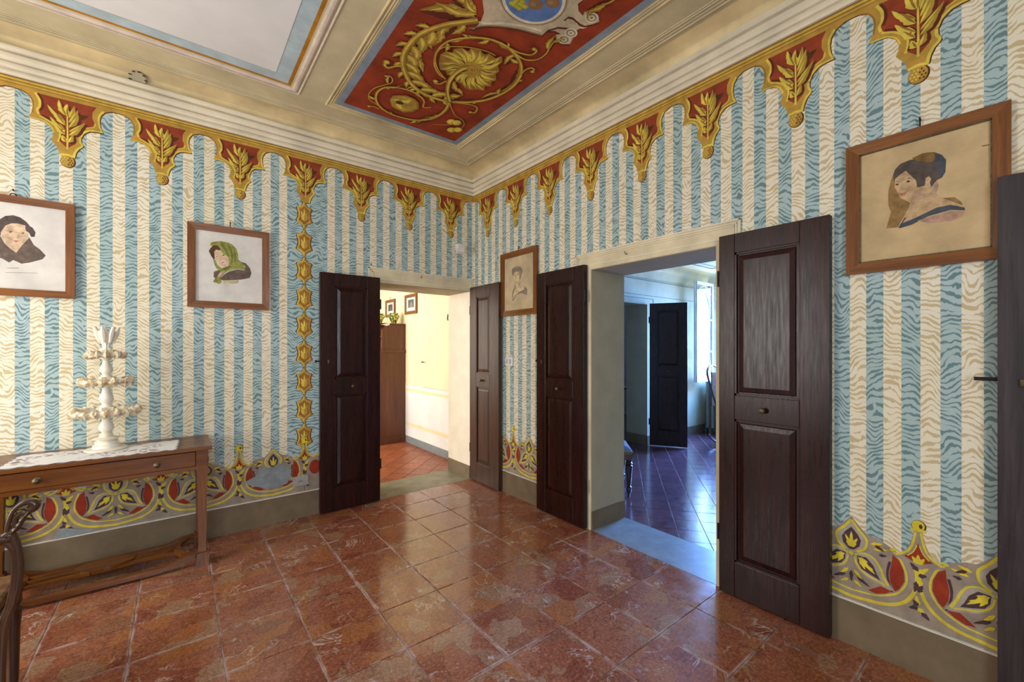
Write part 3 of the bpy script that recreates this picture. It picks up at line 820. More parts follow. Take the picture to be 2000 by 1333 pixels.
# ------------------------------------------------------------------ painted frieze, medallion chain and lower border
FP = ['gold', 'gold_d', 'gold_l', 'olive', 'red', 'red_d', 'brown']
OUT = [(0.2295, -.066), (.202, -.068), (.171, -.084), (.152, -.115), (.147, -.150), (.152, -.19), (.165, -.223), (.13, -.224), (.101, -.230), (.075, -.253), (.062, -.285), (.063, -.31), (.072, -.334), (.052, -.358), (.040, -.385), (.034, -.415), (0, -.418)]
INN = [(.131, -.066), (.113, -.104), (.112, -.143), (.122, -.168), (.116, -.194), (.077, -.213), (.05, -.236), (.030, -.265), (.028, -.299), (.036, -.330), (0, -.366)]
def pendant(cone=True):
    p = PT(FP)
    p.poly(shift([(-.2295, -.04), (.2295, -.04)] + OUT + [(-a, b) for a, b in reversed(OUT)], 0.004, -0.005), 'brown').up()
    p.poly([(-.2295, -.04), (.2295, -.04)] + OUT + [(-a, b) for a, b in reversed(OUT)], 'gold').up()
    p.poly([(-a, b) for a, b in INN] + INN[::-1][1:], 'red')
    p.rib([(a-.006, b+.004) for a, b in OUT[2:7]], .010, .008, 'gold_l').rib([(a-.003, b+.005) for a, b in OUT[6:11]], .008, .010, 'gold_l').rib([(a-.006, b) for a, b in OUT[10:16]], .010, .012, 'gold_l')
    p.rib([(-a-.006, b) for a, b in INN[0:5]], .012, .010, 'gold_l').rib([(-a-.004, b-.006) for a, b in INN[4:10]], .008, .010, 'gold_l')
    p.rib([(-a+.005, b) for a, b in OUT[6:11]], .006, .006, 'gold_l').rib([(-a+.004, b) for a, b in OUT[1:6]], .005, .005, 'gold_d')
    p.rib([(a+.004, b-.002) for a, b in INN[3:9]], .005, .005, 'gold_l')
    p.rib([(-a+.006, b) for a, b in INN[0:4]], .010, .012, 'red_d').rib([(-a+.006, b) for a, b in INN[4:10]], .010, .012, 'red_d').up()
    tips = [(-.020, -.250, -.030, -.268, 1), (-.008, -.285, -.058, -.222, 1), (-.006, -.262, -.076, -.190, 1), (-.006, -.225, -.060, -.150, 1), (-.006, -.205, -.086, -.122, 1), (-.006, -.165, -.038, -.074, 1), (0, -.165, 0, -.088, 1),
            (.006, -.175, .030, -.088, 0), (.006, -.205, .046, -.110, 0), (.006, -.235, .050, -.142, 0), (.006, -.262, .080, -.180, 0), (.006, -.285, .064, -.212, 0), (.004, -.330, .024, -.275, 0), (-.004, -.330, -.022, -.290, 1)]
    for a, b, c_, d, l in tips: p.leaf((a+.008, b-.006), (c_+.012, d-.008), .030, 'red_d', 0, .06 if l else -.06)
    p.leaf((.03, -.17), (.094, -.134), .034, 'brown')
    p.up().rib([(0, -.372), (.001, -.30), (0, -.2), (0, -.12)], .009, .006, 'gold_l')
    for a, b, c_, d, l in tips: p.leaf((a, b), (c_, d), .030 if l else .026, 'gold_l' if l else 'olive', 2, .08 if l else -.08)
    p.up()
    for a, b, c_, d, l in tips: p.leaf((a, b), (a*.2+c_*.8, b*.2+d*.8), .008, 'gold_d' if l else 'gold_l')
    if cone:
        p.lay = 3
        p.ell((.003, -.449), .035, .040, 'brown').up().ell((0, -.447), .031, .038, 'gold').rib([(-.032, -.414), (0, -.408), (.034, -.416)], .012, .012, 'gold_l').up()
        for r_ in range(4):
            for k in range(-2, 3):
                x_ = (k + 0.5*(r_ % 2))*.012; y_ = -.428 - r_*.013
                if (x_/.028)**2 + ((y_+.447)/.035)**2 < 1: p.poly([(x_-.004, y_), (x_, y_+.005), (x_+.004, y_), (x_, y_-.005)], 'brown' if x_ > 0 else 'gold_l')
    return p.mesh('frieze_pendant', [M[k] for k in FP])
pend, pend_plain = pendant(), pendant(False)
def on_left(name, me, u, v): return link(name, me, wall_left, (u, 0, v), 0.0)
def on_right(name, me, u, v): return link(name, me, wall_right, (0, -u, v), -R90)
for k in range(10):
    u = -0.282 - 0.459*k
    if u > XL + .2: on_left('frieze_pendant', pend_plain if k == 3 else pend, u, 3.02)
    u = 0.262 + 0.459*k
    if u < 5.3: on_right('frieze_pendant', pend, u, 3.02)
def band(L):
    p = PT(FP); p.lay = 3
    p.poly([(0, 0), (L, 0), (L, -.046), (0, -.046)], 'gold').up()
    for v, h, m in ((0, .006, 'brown'), (-.014, .004, 'gold_l'), (-.022, .007, 'gold_d'), (-.032, .003, 'gold_l'), (-.042, .004, 'gold_d')):
        p.poly([(0, v), (L, v), (L, v-h), (0, v-h)], m)
    return p.mesh('frieze_band', [M[k] for k in FP])
on_left('frieze_band', band(-XL), XL, 3.02)
on_right('frieze_band', band(-YB), 0.0, 3.02)
# short arch ends against the corner
def corner_arch(sgn):
    p = PT(FP); p.lay = 2
    p.poly([(0, -.04), (.055*sgn, -.04), (.055*sgn, -.066), (0, -.068)], 'gold')
    return p.mesh('frieze_end', [M[k] for k in FP])
on_left('frieze_end', corner_arch(-1), 0.0, 3.02); on_right('frieze_end', corner_arch(1), 0.0, 3.02)

MO = [(.004, .116), (.012, .092), (.024, .074), (.057, .058), (.046, .022), (.046, -.018), (.059, -.052), (.024, -.074), (.011, -.094), (.004, -.116)]
def medallion():
    p = PT(FP)
    p.sym([(a*1.10+.002, b*1.02) for a, b in MO], 'red_d').up().sym(MO, 'gold').up()
    p.rib([(-a+.006, b) for a, b in MO], .008, .008, 'gold_l').rib([(a-.004, b) for a, b in MO], .006, .006, 'gold_d')
    p.sym([(a*.66, b*.74) for a, b in MO[1:-1]], 'red').sym([(a*.58, b*.68) for a, b in MO[1:-1]], 'gold_d').up()
    for a, b, c_, d in ((0, -.05, 0, .055), (0, -.03, -.026, .03), (0, -.03, .026, .03), (0, -.045, -.026, -.005), (0, -.045, .026, -.005)):
        p.leaf((a, b), (c_, d), .022, 'gold_l' if c_ <= 0 else 'gold', 2)
    return p.mesh('medallion', [M[k] for k in FP])
med = medallion()
for k in range(9): on_left('medallion', med, -1.668, 2.497 - 0.2294*k)

BP = ['taupe', 'taupe_l', 'yel', 'plum', 'brick', 'brown', 'patch']
def lotus():
    p = PT(BP)
    p.sym([(0, .606), (.018, .582), (.040, .556), (.062, .537), (.09, .534), (.123, .519), (.155, .499), (.18, .488), (.2295, .486), (.2295, .212), (0, .212)], 'taupe').up()
    so = [(.206, .47), (.224, .43), (.224, .38), (.213, .334), (.19, .292), (.155, .263), (.114, .246), (.06, .237), (0, .230)]
    si = [(.150, .492), (.172, .468), (.190, .418), (.192, .376), (.178, .339), (.159, .312), (.123, .288), (.081, .271), (0, .261)]
    p.ribs(so, .012, .014, 'yel').ribs(si, .008, .007, 'yel')
    p.both([(.147, .480), (.168, .463), (.184, .422), (.186, .376), (.169, .336), (.154, .320), (.139, .353), (.135, .394), (.143, .435)], 'brick')
    p.both([(.060, .284), (.106, .322), (.145, .314), (.123, .296), (.090, .281)], 'brick')
    p.ribs([(.146, .312), (.134, .35), (.129, .395), (.138, .445)], .006, .010, 'plum').up()
    # side petals
    p.both([(.010, .436), (.05, .455), (.088, .442), (.110, .405), (.122, .370), (.150, .318), (.110, .326), (.060, .340), (.025, .365), (.012, .400)], 'taupe_l').up()
    p.ribs([(.012, .430), (.05, .448), (.084, .436), (.104, .402), (.116, .366), (.132, .334)], .006, .010, 'yel').ribs([(.012, .42), (.022, .382), (.055, .354), (.095, .342), (.122, .332)], .007, .006, 'yel')
    p.both([(.021, .428), (.056, .432), (.081, .404), (.094, .368), (.106, .347), (.073, .357), (.038, .372), (.024, .397)], 'plum').up()
    for a, b, w_ in (((.024, .424), (.088, .366), .020), ((.026, .42), (.062, .412), .016), ((.03, .412), (.052, .374), .016), ((.04, .40), (.082, .384), .014)):
        p.leaf(a, b, w_, 'yel', 2); p.leaf((-a[0], a[1]), (-b[0], b[1]), w_, 'yel', 2)
    # top petal
    p.sym([(0, .594), (.030, .552), (.056, .525), (.062, .500), (.055, .470), (.036, .446), (0, .436)], 'taupe_l').up()
    p.ribs([(.002, .590), (.028, .550), (.052, .522), (.057, .498), (.048, .468), (.02, .446)], .010, .010, 'yel').sym([(0, .556), (.024, .528), (.036, .502), (.031, .474), (.010, .452), (0, .45)], 'plum').up()
    for a, b, w_ in (((0, .462), (0, .536), .018), ((0, .466), (-.024, .516), .016), ((0, .466), (.024, .510), .016), ((0, .462), (-.02, .484), .014), ((0, .462), (.02, .484), .014)):
        p.leaf(a, b, w_, 'yel', 2)
    p.ell((0, .434), .010, .010, 'yel', 8)
    # leaf sprays
    for a, b, m in (((.07, .50), (.115, .515), 'yel'), ((.08, .48), (.135, .494), 'yel'), ((.10, .46), (.128, .466), 'plum'), ((.085, .50), (.12, .482), 'brown'), ((.135, .50), (.165, .506), 'yel'),
                    ((.01, .36), (.045, .318), 'yel'), ((.0, .352), (0, .30), 'plum'), ((.02, .33), (.07, .300), 'plum'), ((.01, .31), (.04, .288), 'yel')):
        p.leaf(a, b, .015, m, 2); p.leaf((-a[0], a[1]), (-b[0], b[1]), .015, m, 2)
    return p.mesh('border_lotus', [M[k] for k in BP])
def spire():
    p = PT(BP); p.lay = 3
    p.sym([(0, .632), (.010, .624), (.014, .605), (.022, .562), (.036, .524), (.056, .500), (.082, .484), (.03, .455), (0, .44)], 'taupe').up()
    p.ribs([(.009, .606), (.016, .560), (.030, .522), (.052, .499), (.074, .487)], .008, .009, 'yel')
    p.sym([(0, .560), (.010, .535), (.024, .508), (.046, .490), (0, .470)], 'brick').ribs([(.004, .55), (.016, .518), (.034, .496)], .004, .004, 'yel').up()
    p.ell((.002, .635), .024, .025, 'brown', 14).up().ell((0, .636), .021, .022, 'yel', 14).poly([(-.026, .610), (.026, .610), (.024, .622), (-.024, .622)], 'yel').ell((.008, .634), .006, .010, 'brown', 8)
    for a, b, m in (((0, .47), (0, .512), 'yel'), ((0, .47), (-.02, .500), 'yel'), ((0, .47), (.02, .500), 'yel'), ((.0, .43), (.034, .466), 'yel'), ((0, .42), (.028, .43), 'plum'), ((0, .44), (-.026, .47), 'plum'),
                    ((0, .40), (-.012, .345), 'plum'), ((.002, .41), (.012, .366), 'yel'), ((0, .35), (.014, .385), 'plum'), ((0, .29), (-.006, .335), 'yel'), ((0, .285), (.022, .262), 'yel'), ((0, .285), (-.03, .272), 'plum'), ((.01, .27), (.036, .245), 'plum'), ((0, .29), (-.016, .312), 'plum')):
        p.leaf(a, b, .020, m, 2)
    return p.mesh('border_spire', [M[k] for k in BP])
lot, spi = lotus(), spire()
for k in range(6):
    u = -1.895 - 0.459*k
    on_left('border_lotus', lot, u, 0.0)
    on_left('border_spire', spi, u - 0.2295, 0.0)
on_left('border_spire', spi, -1.6655, 0.0)
for u in (0.455, 0.914, 3.246, 3.705, 4.0): 
    if u != 4.0: on_right('border_lotus', lot, u, 0.0)
for u in (0.685, 3.0165, 3.4755): on_right('border_spire', spi, u, 0.0)
# half unit running up to the door leaf beside the chain, and bare plaster where the border has flaked off
p = PT(BP); p.lay = 1
p.poly([(-1.668, .212), (-1.135, .212), (-1.135, .49), (-1.668, .49)], 'taupe').up()
p.rib([(-1.64, .47), (-1.58, .50), (-1.50, .48)], .012, .014, 'yel').ell((-1.585, .40), .045, .06, 'brick')
p.build('border_end', [M[k] for k in BP], wall_left)
p = PT(BP); p.lay = 40
p.poly([(-2.02, .40), (-1.98, .46), (-1.90, .45), (-1.86, .475), (-1.80, .44), (-1.765, .41), (-1.77, .35), (-1.80, .30), (-1.90, .285), (-1.99, .31), (-2.06, .34), (-2.09, .37)], 'patch')
p.build('bare_plaster_patch', [M[k] for k in BP], wall_left)
p = PT(BP); p.lay = 40
p.poly([(-3.09, .235), (-3.06, .27), (-3.02, .262), (-2.98, .245), (-2.93, .236), (-2.90, .222), (-3.0, .214), (-3.10, .214)], 'patch')
p.build('bare_plaster_patch', [M[k] for k in BP], wall_left)
# ------------------------------------------------------------------ door leaves, folded back against the walls
def panel_mesh(b, u0, u1, z0, z1, d0, d1):
    """fielded panel: sunk margin, sloping edge, raised middle"""
    m1, m2 = 0.018, 0.046
    rings = [(0, d0), (m1, d0), (m1 + 0.004, d0+0.004), (m2, d1)]
    vs, fs = [], []
    for m_, d in rings:
        vs += [(u0+m_, -d, z0+m_), (u1-m_, -d, z0+m_), (u1-m_, -d, z1-m_), (u0+m_, -d, z1-m_)]
    for j in range(len(rings)-1):
        for k in range(4): fs.append((j*4+k, j*4+(k+1) % 4, (j+1)*4+(k+1) % 4, (j+1)*4+k))
    n = len(rings)
    fs.append(tuple((n-1)*4+k for k in range(4)))
    vs += [(u0, -d0+0.016, z0), (u1, -d0+0.016, z0), (u1, -d0+0.016, z1), (u0, -d0+0.016, z1)]
    fs += [(n*4+3, n*4+2, n*4+1, n*4)] + [(k, (k+1) % 4, n*4+(k+1) % 4, n*4+k) for k in range(4)]
    b.add(vs, fs)
def door_leaf(name, loc, rz, sgn, W, label, mat, sh=0.10, sf=0.12, knob=True, extra=None, z1=2.036, tilt=0.0):
    t = struct(link(name, None, None, loc, rz), label, 'door')
    if tilt: t.rotation_euler[1] = tilt
    m = M[mat]
    z0, rails = 0.012, [(0.012, 0.205), (1.0, 1.135), (1.928, z1)]
    D0, D1 = 0.016, 0.056
    def bx(nm, a, b_, za, zb, ch=0.0025):
        return MB().box(sgn*a, sgn*b_, -D1, -D0, za, zb, ch).build(nm, m, t)
    bx('stile', 0, sh, z0, z1); bx('stile', W-sf, W, z0, z1)
    for za, zb in rails: bx('rail', sh, W-sf, za, zb)
    for za, zb in ((0.205, 1.0), (1.135, 1.928)):
        b = MB(); u0, u1 = sorted((sgn*sh, sgn*(W-sf)))
        panel_mesh(b, u0, u1, za, zb, 0.040, 0.050)
        pn = b.build('panel', m, t)
        q = MB()
        for (a0, a1, c0, c1) in ((u0, u1, za, za+.010), (u0, u1, zb-.010, zb), (u0, u0+.010, za, zb), (u1-.010, u1, za, zb)):
            q.box(a0, a1, -0.0535, -0.040, c0, c1)
        q.build('bead', m, pn)
    if knob:
        uc = sgn*(sh + (W-sf-sh)*0.48)
        k = MB(); 
        prof = [(0.0, 0), (0.008, 0.0), (0.007, 0.010), (0.012, 0.018), (0.016, 0.026), (0.013, 0.034), (0.004, 0.038)]
        bm = MB().lathe(prof, 14)
        k.add([(uc + x, -D1 - z, 1.066 + y) for x, y, z in bm.v], bm.f)
        tag(k.build('knob', M['brass'], t, smooth=True), 'small round brass knob')
    # keyhole plate and hinges
    us = sgn*(W - sf*0.55)
    if extra is latch: MB().box(us-.006, us+.006, -D1-.002, -D1, 1.266, 1.298, 0.0008).build('keyhole_plate', M['brass'], t)
    for zz in (0.30, 1.75):
        MB().tube([(-sgn*0.006, -D1+.006, zz), (-sgn*0.006, -D1+.006, zz+.09)], 0.007, 8).build('hinge', M['iron'], t)
    if extra: extra(t, sgn, W, D1)
    return t
def latch(t, s, W, D1):
    b = MB().tube([(s*(W-.005), -.034, 1.286), (s*(W+.035), -.034, 1.286)], 0.006, 8).tube([(s*(W+.028), -.034, 1.278), (s*(W+.028), -.034, 1.296)], 0.006, 8)
    tag(b.build('latch_bolt', M['iron'], t), 'black iron bolt sticking out of the leaf edge')
def latch2(t, s, W, D1):
    b = MB().box(s*(W-.002), s*(W+.062), -.04, -.03, 1.272, 1.286, .002)
    tag(b.build('latch_bolt', M['iron'], t), 'rusty flat iron bolt')
    MB().box(s*(W-.10), s*(W-.055), -D1-.012, -D1, 1.255, 1.285, .003).build('catch', M['brass'], t)
    MB().tube([(s*(W-.075), -D1-.004, 1.24), (s*(W-.08), -D1-.012, 1.20), (s*(W-.07), -D1-.006, 1.18)], .005, 6).build('catch_hook', M['iron'], t)
door_leaf('door_1', (-1.046, 0, 0), 0, -1, 0.512, 'nearly black panelled door leaf folded back on the left wall', 'door', 0.12, 0.118, extra=latch)
door_leaf('door_2', (0, -0.014, 0), -R90, 1, 0.512, 'brown narrow door leaf folded against the right wall near the corner', 'door_brown', 0.115, 0.15)
door_leaf('door_3', (0, -1.622, 0), -R90, -1, 0.545, 'dark door leaf left of the far doorway, below the small sketch', 'door', 0.118, 0.11, extra=latch)
door_leaf('door_4', (0, -2.650, 0), -R90, 1, 0.526, 'large dark brown panelled door leaf right of the far doorway', 'door', 0.086, 0.125)
door_leaf('door_5', (0, -4.235, 0), -R90, -1, 0.533, 'weathered dark door leaf at the right edge of the picture', 'door_old', 0.10, 0.12, False, latch2, 2.046)

# ------------------------------------------------------------------ framed portraits
PORTRAIT_P4 = [('frame',[(3231,2345),(3734,2334),(3231,1744)]),('sheet',[(3280,2294),(3687,2288),(3689,1784),(3280,1789)]),('veil',[(3403,2187),(3389,2142),(3380,2096),(3380,2035),(3389,2001),(3373,1932),(3412,1929),(3448,2005),(3452,2027),(3421,2054),(3403,2108)]),('shade',[(3533,2103),(3539,2073),(3533,2046),(3512,2052),(3508,2076)]),('skin',[(3403,2144),(3421,2163),(3439,2166),(3466,2142),(3474,2092),(3496,2080),(3508,2076),(3529,2047),(3541,2029),(3565,2005),(3608,1969),(3533,1983),(3474,1956),(3421,1933),(3435,1978),(3452,2009),(3452,2033),(3435,2043),(3421,2059),(3412,2081),(3401,2108)]),('hair',[(3396,2158),(3403,2187),(3421,2205),(3448,2211),(3474,2210),(3500,2225),(3525,2219),(3549,2198),(3561,2174),(3559,2124),(3549,2104),(3533,2098),(3517,2074),(3512,2098),(3508,2117),(3496,2086),(3474,2085),(3470,2117),(3452,2146),(3437,2169),(3421,2159),(3403,2144),(3399,2133)]),('turban',[(3457,2216),(3491,2226),(3525,2219),(3529,2191),(3517,2178),(3474,2200)]),('bun',[(3529,2208),(3549,2198),(3561,2174),(3559,2124),(3545,2105),(3535,2143)]),('ear',[(3498,2085),(3500,2117),(3510,2122),(3517,2109),(3508,2082)]),('eye',[(3403,2118),(3410,2122),(3416,2116),(3410,2113)]),('eye',[(3438,2120),(3446,2125),(3453,2119),(3446,2115)]),('brow',[(3436,2130),(3448,2136),(3459,2127),(3448,2132)]),('brow',[(3401,2128),(3409,2133),(3416,2128),(3409,2130)]),('nose',[(3421,2126),(3425,2095),(3435,2089),(3431,2086),(3420,2092)]),('mouth',[(3415,2075),(3428,2075),(3443,2077),(3435,2065),(3424,2063)]),('neckshade',[(3457,2035),(3491,2029),(3529,2041),(3508,2053),(3487,2053),(3466,2077)]),('band',[(3413,1926),(3435,1967),(3440,1966),(3427,1943),(3474,1959),(3533,1984),(3573,1985),(3614,1963),(3614,1952),(3573,1964),(3508,1954),(3457,1930),(3421,1923)]),('drape',[(3474,1943),(3517,1951),(3573,1960),(3614,1949),(3608,1930),(3573,1918),(3512,1924)]),('shoulder',[(3549,2019),(3585,2013),(3604,1989),(3608,1974),(3581,1995)]),('ink',[(3660,2194),(3679,2193),(3679,2190),(3660,2191)])]
PORTRAIT_P3 = [('frame',[(516,2309),(1054,2297),(1038,1692),(496,1704)]),('sheet',[(570,2257),(979,2250),(972,1746),(563,1752)]),('hair',[(680,2088),(673,2124),(685,2148),(727,2157),(781,2154),(822,2136),(837,2106),(822,2069),(804,2037),(789,2025),(790,2067),(774,2102),(741,2111),(713,2100),(699,2075)]),('skin',[(699,2077),(713,2102),(741,2113),(774,2105),(792,2067),(790,2028),(815,1997),(883,1955),(835,1932),(745,1901),(725,1895),(743,1959),(736,2000),(716,2021),(702,2047)]),('drape',[(874,1958),(900,1930),(897,1875),(874,1883),(817,1903),(754,1895),(694,1840),(676,1844),(727,1886),(781,1915),(852,1930)]),('drape',[(734,1997),(741,1962),(701,1914),(687,1864),(676,1865),(685,1925)]),('line',[(808,2007),(745,1947),(752,1945),(815,2003)]),('brow',[(708,2091),(727,2093),(738,2088),(725,2089)]),('brow',[(750,2093),(768,2095),(781,2088),(768,2091)]),('eye',[(714,2080),(727,2083),(734,2078),(721,2076)]),('eye',[(752,2083),(767,2085),(778,2080),(763,2078)]),('mouth',[(721,2042),(738,2044),(752,2041),(740,2036)]),('nose',[(738,2080),(730,2058),(745,2055),(741,2059)])]
PORTRAIT_P2 = [('frame',[(-2444,2300),(-1934,2306),(-1913,1694),(-2438,1690)]),('sheet',[(-2390,2243),(-1981,2259),(-1976,1741),(-2381,1735)]),('scarf',[(-2306,2162),(-2288,2179),(-2241,2192),(-2194,2188),(-2165,2175),(-2140,2144),(-2131,2104),(-2130,2069),(-2106,2049),(-2086,2016),(-2091,1992),(-2135,1999),(-2194,1975),(-2217,1955),(-2241,1924),(-2234,1885),(-2250,1872),(-2288,1885),(-2274,1915),(-2260,1950),(-2250,1968),(-2269,1989),(-2278,2011),(-2288,2055),(-2274,2051),(-2260,2013),(-2236,1993),(-2213,1996),(-2194,2015),(-2189,2050),(-2194,2078),(-2232,2108),(-2246,2128),(-2269,2159),(-2292,2139)]),('scarfdark',[(-2194,2176),(-2169,2134),(-2165,2077),(-2169,2024),(-2179,2023),(-2174,2075),(-2179,2127),(-2201,2169)]),('scarfdark',[(-2165,2163),(-2145,2114),(-2148,2056),(-2155,2031),(-2154,2078),(-2157,2124)]),('scarfdark',[(-2232,2176),(-2203,2135),(-2189,2085),(-2194,2081),(-2213,2122),(-2239,2164)]),('scarfdark',[(-2232,1993),(-2213,2001),(-2189,2016),(-2165,2013),(-2194,1992),(-2213,1978),(-2227,1981)]),('hair',[(-2313,2108),(-2302,2132),(-2283,2154),(-2260,2158),(-2239,2130),(-2250,2119),(-2269,2125),(-2281,2106),(-2274,2062),(-2283,2051),(-2297,2070),(-2308,2097)]),('skin',[(-2281,2106),(-2269,2125),(-2248,2122),(-2232,2108),(-2194,2076),(-2190,2044),(-2198,2017),(-2217,2001),(-2239,2007),(-2257,2025),(-2269,2046),(-2277,2065)]),('fur',[(-2116,2054),(-2081,2046),(-2056,2014),(-2045,1974),(-2056,1937),(-2106,1920),(-2165,1909),(-2232,1902),(-2250,1912),(-2217,1949),(-2189,1973),(-2135,1995),(-2091,1989),(-2085,2022)]),('fur',[(-2283,1959),(-2260,1973),(-2241,1972),(-2255,1940),(-2269,1910),(-2283,1920)]),('hand',[(-2260,1933),(-2241,1963),(-2220,1975),(-2213,1966),(-2239,1941),(-2254,1920)]),('pale',[(-2232,1901),(-2125,1911),(-2135,1888),(-2222,1872)]),('eye',[(-2270,2071),(-2264,2078),(-2259,2075),(-2264,2070)]),('eye',[(-2232,2086),(-2222,2095),(-2214,2093),(-2222,2085)]),('nose',[(-2250,2074),(-2249,2048),(-2239,2050),(-2242,2044),(-2251,2044)]),('mouth',[(-2239,2034),(-2227,2039),(-2217,2041),(-2226,2030)]),('brow',[(-2234,2095),(-2222,2104),(-2213,2102),(-2222,2101)]),('ink',[(-2215,1866),(-2186,1866),(-2186,1864),(-2215,1864)])]
PORTRAIT_P1 = [('frame',[(-3000,2299),(-3008,1711)]),('sheet',[(-3041,2261),(-3048,1755)]),('hair',[(-3336,2014),(-3329,2102),(-3312,2152),(-3289,2177),(-3258,2187),(-3230,2179),(-3205,2156),(-3191,2132),(-3182,2128),(-3169,2101),(-3173,2072),(-3187,2070),(-3196,2094),(-3212,2104),(-3210,2134),(-3240,2141),(-3268,2136),(-3289,2114),(-3304,2086),(-3309,2049)]),('skin',[(-3307,2075),(-3302,2089),(-3289,2120),(-3265,2138),(-3240,2141),(-3212,2133),(-3209,2105),(-3197,2091),(-3198,2061),(-3212,2027),(-3226,2009),(-3235,1974),(-3251,1966),(-3275,1992),(-3292,2020),(-3304,2047)]),('fur',[(-3359,1990),(-3329,2035),(-3307,2052),(-3292,2015),(-3275,1992),(-3247,1965),(-3226,2009),(-3194,2065),(-3176,2022),(-3151,1999),(-3127,1965),(-3140,1941),(-3194,1913),(-3226,1903),(-3258,1921),(-3275,1904),(-3302,1925),(-3342,1930)]),('curl',[(-3194,2089),(-3189,2105),(-3173,2103),(-3175,2073),(-3187,2070)]),('eye',[(-3276,2084),(-3268,2091),(-3260,2088),(-3268,2083)]),('eye',[(-3226,2086),(-3219,2092),(-3213,2089),(-3219,2084)]),('brow',[(-3280,2094),(-3268,2102),(-3258,2098),(-3268,2098)]),('brow',[(-3228,2097),(-3219,2101),(-3210,2100),(-3219,2098)]),('nose',[(-3238,2092),(-3236,2058),(-3245,2051),(-3244,2055),(-3240,2060)]),('mouth',[(-3259,2035),(-3248,2040),(-3237,2037),(-3247,2028)]),('ink',[(-3282,1872),(-3237,1877),(-3237,1874),(-3282,1869)]),('ink',[(-3289,1845),(-3162,1855),(-3162,1853),(-3289,1843)])]
def frame_parts(t, w_, h, fw, depth, lip=None, back=0.004):
    """mitred frame rails; local x along the wall, z up from the lower edge"""
    T = depth
    def rail(nm, o, i, mat):
        vs = [(p[0], -back, p[1]) for p in o+i] 
        n = 4
        q = o + i
        front = [(p[0], -T, p[1]) for p in o] + [(p[0], -T*0.80, p[1]) for p in i]
        vs = [(p[0], -back, p[1]) for p in q] + front
        fs = [(0,1,2,3), (4,5,6,7), (0,1,5,4), (1,2,6,5), (2,3,7,6), (3,0,4,7)]
        MB().add(vs, fs).build(nm, mat, t)
    a = w_/2
    rail('frame_rail', [(-a, h), (a, h)], [(a-fw, h-fw), (-a+fw, h-fw)], M['frame'])
    rail('frame_rail', [(a, 0), (-a, 0)], [(-a+fw, fw), (a-fw, fw)], M['frame'])
    rail('frame_rail', [(-a, 0), (-a, h)], [(-a+fw, h-fw), (-a+fw, fw)], M['frame_v'])
    rail('frame_rail', [(a, h), (a, 0)], [(a-fw, fw), (a-fw, h-fw)], M['frame_v'])
    if lip:
        b = MB(); l = 0.005; i0, i1, j0, j1 = -a+fw, a-fw, fw, h-fw
        for q in ((i0, i1, j0, j0+l), (i0, i1, j1-l, j1), (i0, i0+l, j0, j1), (i1-l, i1, j0, j1)):
            b.box(q[0], q[1], -T*0.72, -back, q[2], q[3])
        b.build('slip', lip, t)
def hook(t, x, h, big=False):
    b = MB().tube([(x, -.002, h+.035), (x, -.016, h+.035), (x, -.018, h+.042)], .0035, 8)
    if big: b.tube([(x + .013*math.cos(a), -.012, h+.004+.013*math.sin(a)) for a in [2*math.pi*k/14 for k in range(14)]], .0025, 6, closed=True)
    else: b.tube([(x, -.012, h-.004), (x, -.014, h+.034)], .0028, 6)
    b.build('hanging_hook', M['iron'], t)
def portrait(loc, rz, label, data, cols, uc, vb, w_, h, fw, sheet, lip, big=False, group='framed portraits on the striped walls', tilt=0.0):
    t = thing('framed_portrait', label, 'picture', loc, rz, group)
    if tilt: t.rotation_euler[0] = tilt
    frame_parts(t, w_, h, fw, 0.026, lip)
    a = w_/2
    sh = MB().box(-a+fw-.003, a-fw+.003, -.011, -.004, fw-.003, h-fw+.003).build('picture_sheet', M[sheet], t)
    pal = sorted(set(cols.values()))
    p = PT(pal); p.lay = 56
    for n_, pts in data:
        if n_ in cols:
            p.poly([((q[0]/1000 - uc), (q[1]/1000 - vb)) for q in pts], cols[n_])
    p.build('printed_portrait', [M[k] for k in pal], sh)
    hook(t, 0.0, h, big)
    return t
portrait((-3.258, 0, 1.708), 0, 'framed print of a dark haired woman in a brown fur collar, at the left edge', PORTRAIT_P1,
         dict(hair='p_hair', skin='p_skin', fur='p_fur', curl='p_hair', eye='p_eye', brow='p_shade', nose='p_shade', mouth='p_lip', ink='p_ink'),
         -3.258, 1.708, 0.516, 0.592, 0.042, 'canvas_white', None, True)
portrait((-2.182, 0, 1.693), 0, 'framed print of a woman in an olive green headscarf', PORTRAIT_P2,
         dict(scarf='p_scarf', scarfdark='p_scarf_d', hair='p_brown', skin='p_skin', fur='p_fur', hand='p_skin', pale='p_pale', eye='p_eye', nose='p_shade', mouth='p_lip', brow='p_shade', ink='p_ink'),
         -2.182, 1.693, 0.512, 0.610, 0.048, 'canvas_white', None)
portrait((0, -0.778, 1.700), -R90, 'small framed pale sketch of a woman between the two doorways', PORTRAIT_P3,
         dict(hair='p_grey', skin='p_sketch', drape='p_grey', line='p_ink', brow='p_grey', eye='p_eye', mouth='p_lip', nose='p_grey'),
         0.778, 1.700, 0.530, 0.602, 0.052, 'canvas_buff', None)
portrait((0, -3.483, 1.742), -R90, 'large framed tan drawing of a smiling woman with an upswept bun, on the right', PORTRAIT_P4,
         dict(veil='p_veil', shade='p_shade', skin='p_skin2', hair='p_hair', turban='p_turban', bun='p_navy', ear='p_skin2', eye='p_eye', brow='p_hair', nose='p_shade', mouth='p_lip', neckshade='p_shade', band='p_navy', drape='p_pink', shoulder='p_veil', ink='p_eye'),
         3.483, 1.742, 0.504, 0.596, 0.048, 'canvas_tan', M['brass'])

